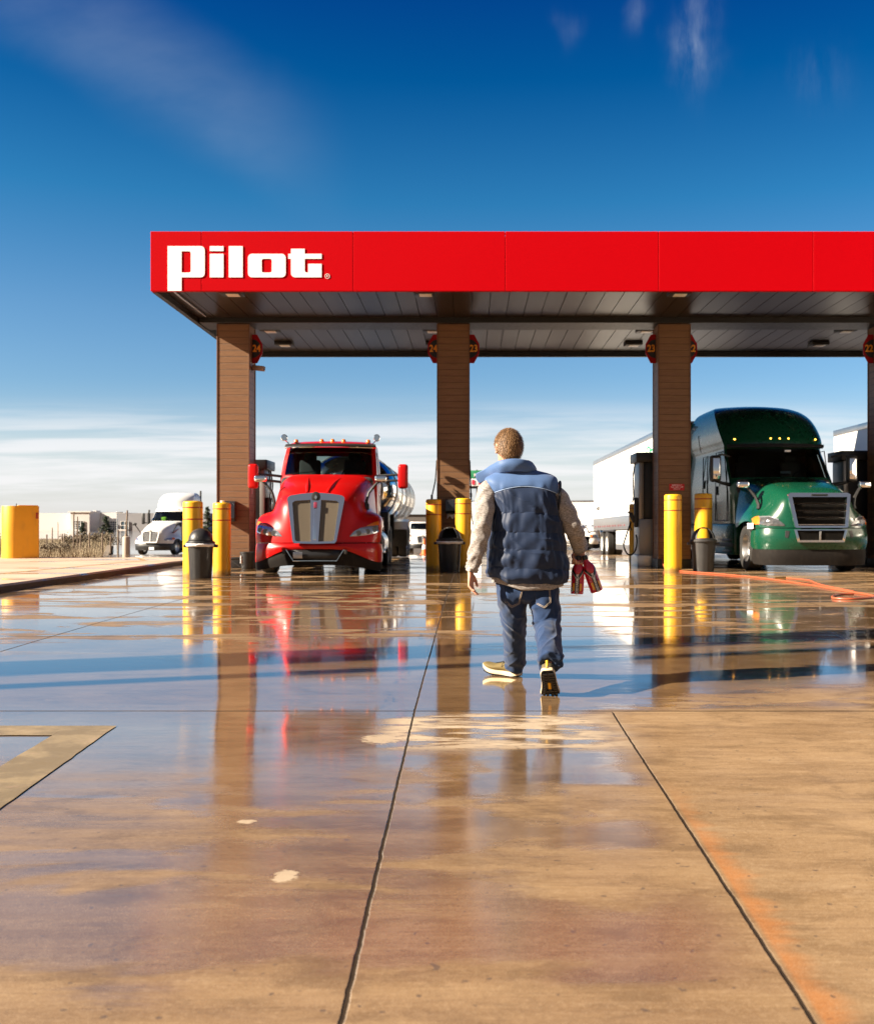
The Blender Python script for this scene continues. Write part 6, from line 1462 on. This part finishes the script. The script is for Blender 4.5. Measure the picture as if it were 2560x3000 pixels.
def jfold(p, n):
    lk = KNL if p.x < .40 else KNR; dz = p.z-lk.z; s = 1 if p.x < .4 else -1
    f = .004*math.sin(p.z*62 + s*p.x*58 + 4*nz(p.x*7, p.y*7, p.z*5))*math.exp(-(dz/.11)**2)
    f += .005*math.sin(p.z*105 + s*p.x*30 + 5*nz(p.x*8, p.y*8, p.z*4))*math.exp(-((p.z-(-.01 if p.x < .4 else .10))/.075)**2)
    f += .004*math.sin(p.z*46 - s*p.x*70 + 3*nz(p.x*6, p.y*6, p.z*6))*math.exp(-((p.z-.47)/.08)**2)
    q = 3*nz(p.x*5, p.y*5, p.z*4+s)
    rid = lambda a: (1-abs(math.sin(a)))**2.5
    f += .009*rid(p.z*17 + s*p.x*26 + q) * (.4+.6*math.exp(-(dz/.16)**2)) + .007*rid(p.z*30 - s*p.x*22 + q*1.3)*math.exp(-((p.z-(.02 if p.x < .4 else .13))/.09)**2)
    f += .005*nz(p.x*11, p.y*11, p.z*8+3) + .003*nz(p.x*30, p.y*30, p.z*20)
    return f
je = voxel(jm, .0065, 3, jfold)
jeans = je.xform(ML).build('jeans', M['denim'], man, ang=180); jb = bvh_of(jeans)
# back pockets with stitching
for s, cx in ((-1,.292),(1,.492)):
    def on(x, z, off):
        q = ML @ Vector((x, 6.0, z)); h = jb.ray_cast(q, Vector((0,1,0)))
        return (h[0]+Vector((0,-off,0))) if h[0] is not None else q+Vector((0,.86,0))
    poly = [(-.056,.058),(.056,.058),(.052,-.040),(0,-.072),(-.052,-.040)]; sk = R(-8 if s < 0 else 6)
    pp = [(cx+x*math.cos(sk)-z*math.sin(sk), .520+x*math.sin(sk)+z*math.cos(sk)) for x, z in poly]
    b = MB(); rows = []
    for j in range(9):
        t = j/8; z = lerp(.058,-.072,t); w = lerp(.056,.052,min(1,t/.75)) if t < .75 else lerp(.052,.002,(t-.75)/.25)
        rows.append([on(cx+(x*math.cos(sk)-z*math.sin(sk)), .520+(x*math.sin(sk)+z*math.cos(sk)), .0035) for x in [lerp(-w,w,i/8) for i in range(9)]])
    b.grid(rows); pk = b.build('back_pocket', M['denim'], jeans, ang=180, solid=.004)
    b = MB()
    for k in (.93,.80):
        q = [on(cx+(x-cx)*k, .52+(z-.52)*k, .0065) for x, z in pp]; path = []
        for i in (1,2,3,4): path += [on(lerp(cx+(pp[i][0]-cx)*k, cx+(pp[(i+1)%5][0]-cx)*k, u/6), lerp(.52+(pp[i][1]-.52)*k, .52+(pp[(i+1)%5][1]-.52)*k, u/6), .0065) for u in range(7)] if i < 4 else []
        b.tube(path, .0011, 5)
    b.build('stitching', M['stitch'], pk)

# ---- shoes, built along +y (toe) from the heel, then placed
def shoe(MX, bend, label, fold=0):
    """MX places the shoe; bend lifts everything behind the ball of the foot (radians)"""
    def dist(p):
        x, y, z = p
        if bend > 0 and y < .205:
            q = Matrix.Rotation(-bend, 3, 'X') @ Vector((0, y-.205, z)); y, z = q.y+.205, q.z
        if bend < 0 and y > .17: z += (y-.17)**2*1.8
        return MX @ Vector((x, y, z))
    W = [(0,.024),(.012,.037),(.05,.043),(.10,.043),(.15,.048),(.20,.056),(.235,.056),(.27,.047),(.292,.031),(.302,.008)]
    CXs = lambda y: .006*math.sin(PI*y/.3)
    HT = [(0,.085),(.012,.100),(.05,.108),(.085,.104),(.12,.098),(.16,.086),(.20,.075),(.24,.068),(.275,.060),(.302,.044)]
    n = 28; rows = []
    ys = [0,.006,.014,.03,.05,.075,.1,.125,.15,.175,.2,.22,.24,.26,.277,.29,.298,.302]
    for y in ys:
        w = interp(W, y)[0]; h = interp(HT, y)[0]; z0 = .026; row = []
        for i in range(n):
            a = 2*PI*i/n; c, s = math.cos(a), math.sin(a); k = 1.0 if s < 0 else lerp(1, .62, s**1.5)
            row.append(dist((CXs(y)+w*1.02*c*k, y, z0+(h-z0)*.5+(h-z0)*.5*math.copysign(abs(s)**.8, s))))
        rows.append(row)
    b = MB().loft(rows); up = b.xform(ML).build('shoe', M['shoe_olive'], man, ang=60)
    def solid(z0, z1, grow, mat, nm, ys2=ys, bot=0):
        b = MB(); rows = []
        for y in ys2:
            w = interp(W, y)[0]+grow; yy = y+(-.006 if y < .01 else .006 if y > .295 else 0); lift = .010*sstep(.22,.31,y)+.006*sstep(.05,-.01,y)
            P = []
            for x, z in ((-1,z0),(-1.04,(z0+z1)/2),(-1,z1),(-.5,z1),(.5,z1),(1,z1),(1.04,(z0+z1)/2),(1,z0),(.5,z0),(-.5,z0)): P.append(dist((CXs(y)+x*w, yy, z+lift*(1 if z == z0 else .6))))
            rows.append(P)
        b.loft(rows); return b.xform(ML).build(nm, M[mat], up, ang=40)
    solid(.006,.032,.005,'midsole','midsole'); solid(-.001,.0065,.002,'outsole','outsole')
    b = MB()
    for y in [.015+.022*k for k in range(13)]:
        w = interp(W, y)[0]
        for x in (-.72,-.3,.3,.72):
            if abs(x) < .5 and .09 < y < .15: continue
            c = dist((CXs(y)+x*w, y, -.003)); d = (dist((CXs(y)+x*w, y, -.010))-c); u = dist((CXs(y)+x*w+.01, y, -.003))-c; v = dist((CXs(y)+x*w, y+.01, -.003))-c
            b.add([c+u*p*.75+v*q*.7+d*r for r in (0,1) for p, q in ((-1,-1),(1,-1),(1,1),(-1,1))], [(0,1,2,3),(4,7,6,5),(0,4,5,1),(1,5,6,2),(2,6,7,3),(3,7,4,0)])
    b.xform(ML).build('lug', M['outsole'], up)
    b = MB(); b.loft([[dist((CXs(y)+x*.6*interp(W,y)[0], y, -.004)) for x in (-.35,.35)] for y in (.09,.105,.12,.135,.15)], close=False, cap0=False, cap1=False); b.xform(ML).build('shank', M['pull_yellow'], up, solid=.003)
    # heel counter, pull tab, tongue, laces
    b = MB(); rows = []
    for z in (.034,.05,.065,.078): rows.append([dist((CXs(.04)+ (interp(W,y)[0]*1.03+.003)*s*lerp(1,.8,(z-.03)/.06), y-.003, z)) for s, y in [(-1,.085),(-1,.06),(-1,.03),(-1,.012),(-.5,.0),(0,-.003),(.5,0),(1,.012),(1,.03),(1,.06),(1,.085)]])
    b.grid(rows); b.xform(ML).build('heel_counter', M['shoe_dark'], up, ang=60, solid=.004)
    b = MB(); b.loft([[dist((x*.0085, y, z)) for x in (-1,1)] for y, z in ((-.004,.030),(-.006,.06),(-.005,.09),(-.010,.112),(-.004,.125),(.008,.118),(.012,.100))], close=False, cap0=False, cap1=False); b.xform(ML).build('pull_tab', M['pull_yellow'], up, solid=.004)
    b = MB()
    for k in range(5):
        y = .125+.017*k; h = interp(HT,y)[0]
        b.tube([dist((CXs(y)-.026,y-.004,h-.012)),dist((CXs(y),y+.004,h+.003)),dist((CXs(y)+.026,y+.012,h-.014))], .0024, 6)
        b.tube([dist((CXs(y)+.026,y-.004,h-.012)),dist((CXs(y),y+.004,h+.004)),dist((CXs(y)-.026,y+.012,h-.014))], .0024, 6)
    for s in (-1,1): b.tube([dist((s*.004,.115,.098)),dist((s*.026,.112,.104)),dist((s*.046,.12,.085)),dist((s*.043,.13,.062)),dist((s*.03,.125,.075)),dist((s*.01,.118,.096))], .0022, 6)
    b.xform(ML).build('lace', M['black'], up)
    b = MB(); b.loft([[dist((CXs(.07)+x*.028, y, z+.012*(1-x*x))) for x in (-1,-.5,0,.5,1)] for y, z in ((.155,.066),(.13,.082),(.11,.098),(.095,.112))], close=False, cap0=False, cap1=False); b.xform(ML).build('tongue', M['shoe_dark'], up, solid=.008)
    return up
gl = zg(7.4)
MXL = Matrix.Translation(Vector((.358,7.36,gl+.002))) @ Matrix.Rotation(R(56), 4, 'Z') @ Matrix.Rotation(R(2), 4, 'X')
shoe(MXL, -1, 'l')
gr = zg(6.6)
MXR = Matrix.Translation(Vector((.495,6.42,gr+.010))) @ Matrix.Rotation(R(-6), 4, 'Z') @ Matrix.Rotation(R(-4), 4, 'Y')
shoe(MXR, R(52), 'r')

# ---- the two bottles held by their necks
def bottle(p, axis, spin, label):
    t = thing('drink_bottle', label, 'bottle', p, 0, 'drink bottles in the man\'s right hand')
    q = Vector((0,0,1)).rotation_difference(Vector(axis)); t.rotation_mode = 'QUATERNION'; t.rotation_quaternion = q @ Matrix.Rotation(spin, 3, 'Z').to_quaternion()
    r = .044; H = .165
    b = MB(); prof = [(.004,0),(r*.88,0),(r*.98,.006),(r,.014)]
    for k in range(5): z = .03+.025*k; prof += [(r,z),(r*.975,z+.003),(r*.975,z+.006),(r,z+.009)]
    prof += [(r,.155),(r*.96,.168),(r*.80,.190),(r*.5,.210),(.016,.222),(.015,.235)]
    b.lathe(prof, n=36); b.build('bottle_body', M['label_red'], t, ang=50)
    b = MB(); b.lathe([(.018,.232),(.0195,.235),(.0195,.258),(.017,.262),(.002,.263)], n=24); b.build('cap', M['black_plastic'], t)
    def wrap(a0, a1, z0, z1, nm, mat, e=.0012, top=None):
        b = MB(); nu = 8; rows = []
        for j in range(9):
            v = j/8; row = []
            for i in range(nu+1):
                u = i/nu; zz0 = z0 if not callable(z0) else z0(u); zz1 = z1 if not callable(z1) else z1(u); z = lerp(zz0, zz1, v); a = R(lerp(a0, a1, u))
                rr = (r if z < .155 else interp([(.155,r),(.168,r*.96),(.190,r*.80),(.21,r*.5)], z)[0])+e; row.append(Vector((rr*math.sin(a), -rr*math.cos(a), z)))
            rows.append(row)
        b.grid(rows); return b.build(nm, M[mat], t, ang=60, recalc=False)
    wrap(-20,20,.004,.125,'label_band','label_black')
    wrap(-62,-8,lambda u: lerp(.160,.100,u),lambda u: lerp(.185,.130,u),'label_band','label_black'); wrap(8,62,lambda u: lerp(.100,.160,u),lambda u: lerp(.130,.185,u),'label_band','label_black')
    wrap(-62,-8,lambda u: lerp(.157,.097,u),lambda u: lerp(.160,.100,u),'label_line','white',.0016); wrap(8,62,lambda u: lerp(.097,.157,u),lambda u: lerp(.100,.160,u),'label_line','white',.0016)
    for s in (-1,1): wrap(22 if s > 0 else -44,44 if s > 0 else -22,.022,.072,'fruit_print','fruit',.001)
    wrap(48,85,.03,.125,'label_panel','label_pink',.001)
    b = text_mb('BODYARMOR', .0225, .0006, bold=.0004); b.xform(Matrix.Translation(Vector((0,-r-.0026,.066))) @ FRONT @ Matrix.Rotation(R(90),4,'Z'))
    b.v = [Vector((p.x, -math.sqrt(max(0,(r+.0022)**2-p.x**2))+(p.y+r+.0026), p.z)) for p in b.v]; b.build('lettering', M['white'], t)
    if spin < 0:
        bb = MB(); 
        for k in range(9): 
            a = R(-62+ k*2.2); rr = r+.0014; bb.add([Vector((rr*math.sin(a+d), -rr*math.cos(a+d), z)) for d, z in ((0,.018),(R(1.1),.018),(R(1.1),.04),(0,.04))], [(0,1,2,3)])
        wrap(-65,-40,.014,.044,'barcode_patch','white',.001); bb.build('barcode', M['black'], t, recalc=False)
    return t
M['label_red'] = simple('bottle_label_red', (.50,.012,.03), .25, var=.12, scale=20, coat=.6)
M['label_pink'] = simple('bottle_label_pink', (.72,.10,.16), .3, var=.2, scale=40, coat=.5)
M['label_black'] = simple('bottle_label_black', (.008,.008,.009), .3, coat=.4)
M['fruit'] = simple('fruit_print', (.75,.33,.03), .35, var=.35, scale=70)
nk = WRR+Vector((.002,-.036,-.068))
a1 = Vector((.05,.05,1)).normalized(); bottle(nk+Vector((-.021,.006,0))-a1*.242, a1, -.12, 'upright red drink bottle hanging straight down from the hand')
a2 = Vector((-.36,-.02,1)).normalized(); bottle(nk+Vector((.024,-.006,.004))-a2*.242, a2, .15, 'tilted red and pink drink bottle leaning away from the man')
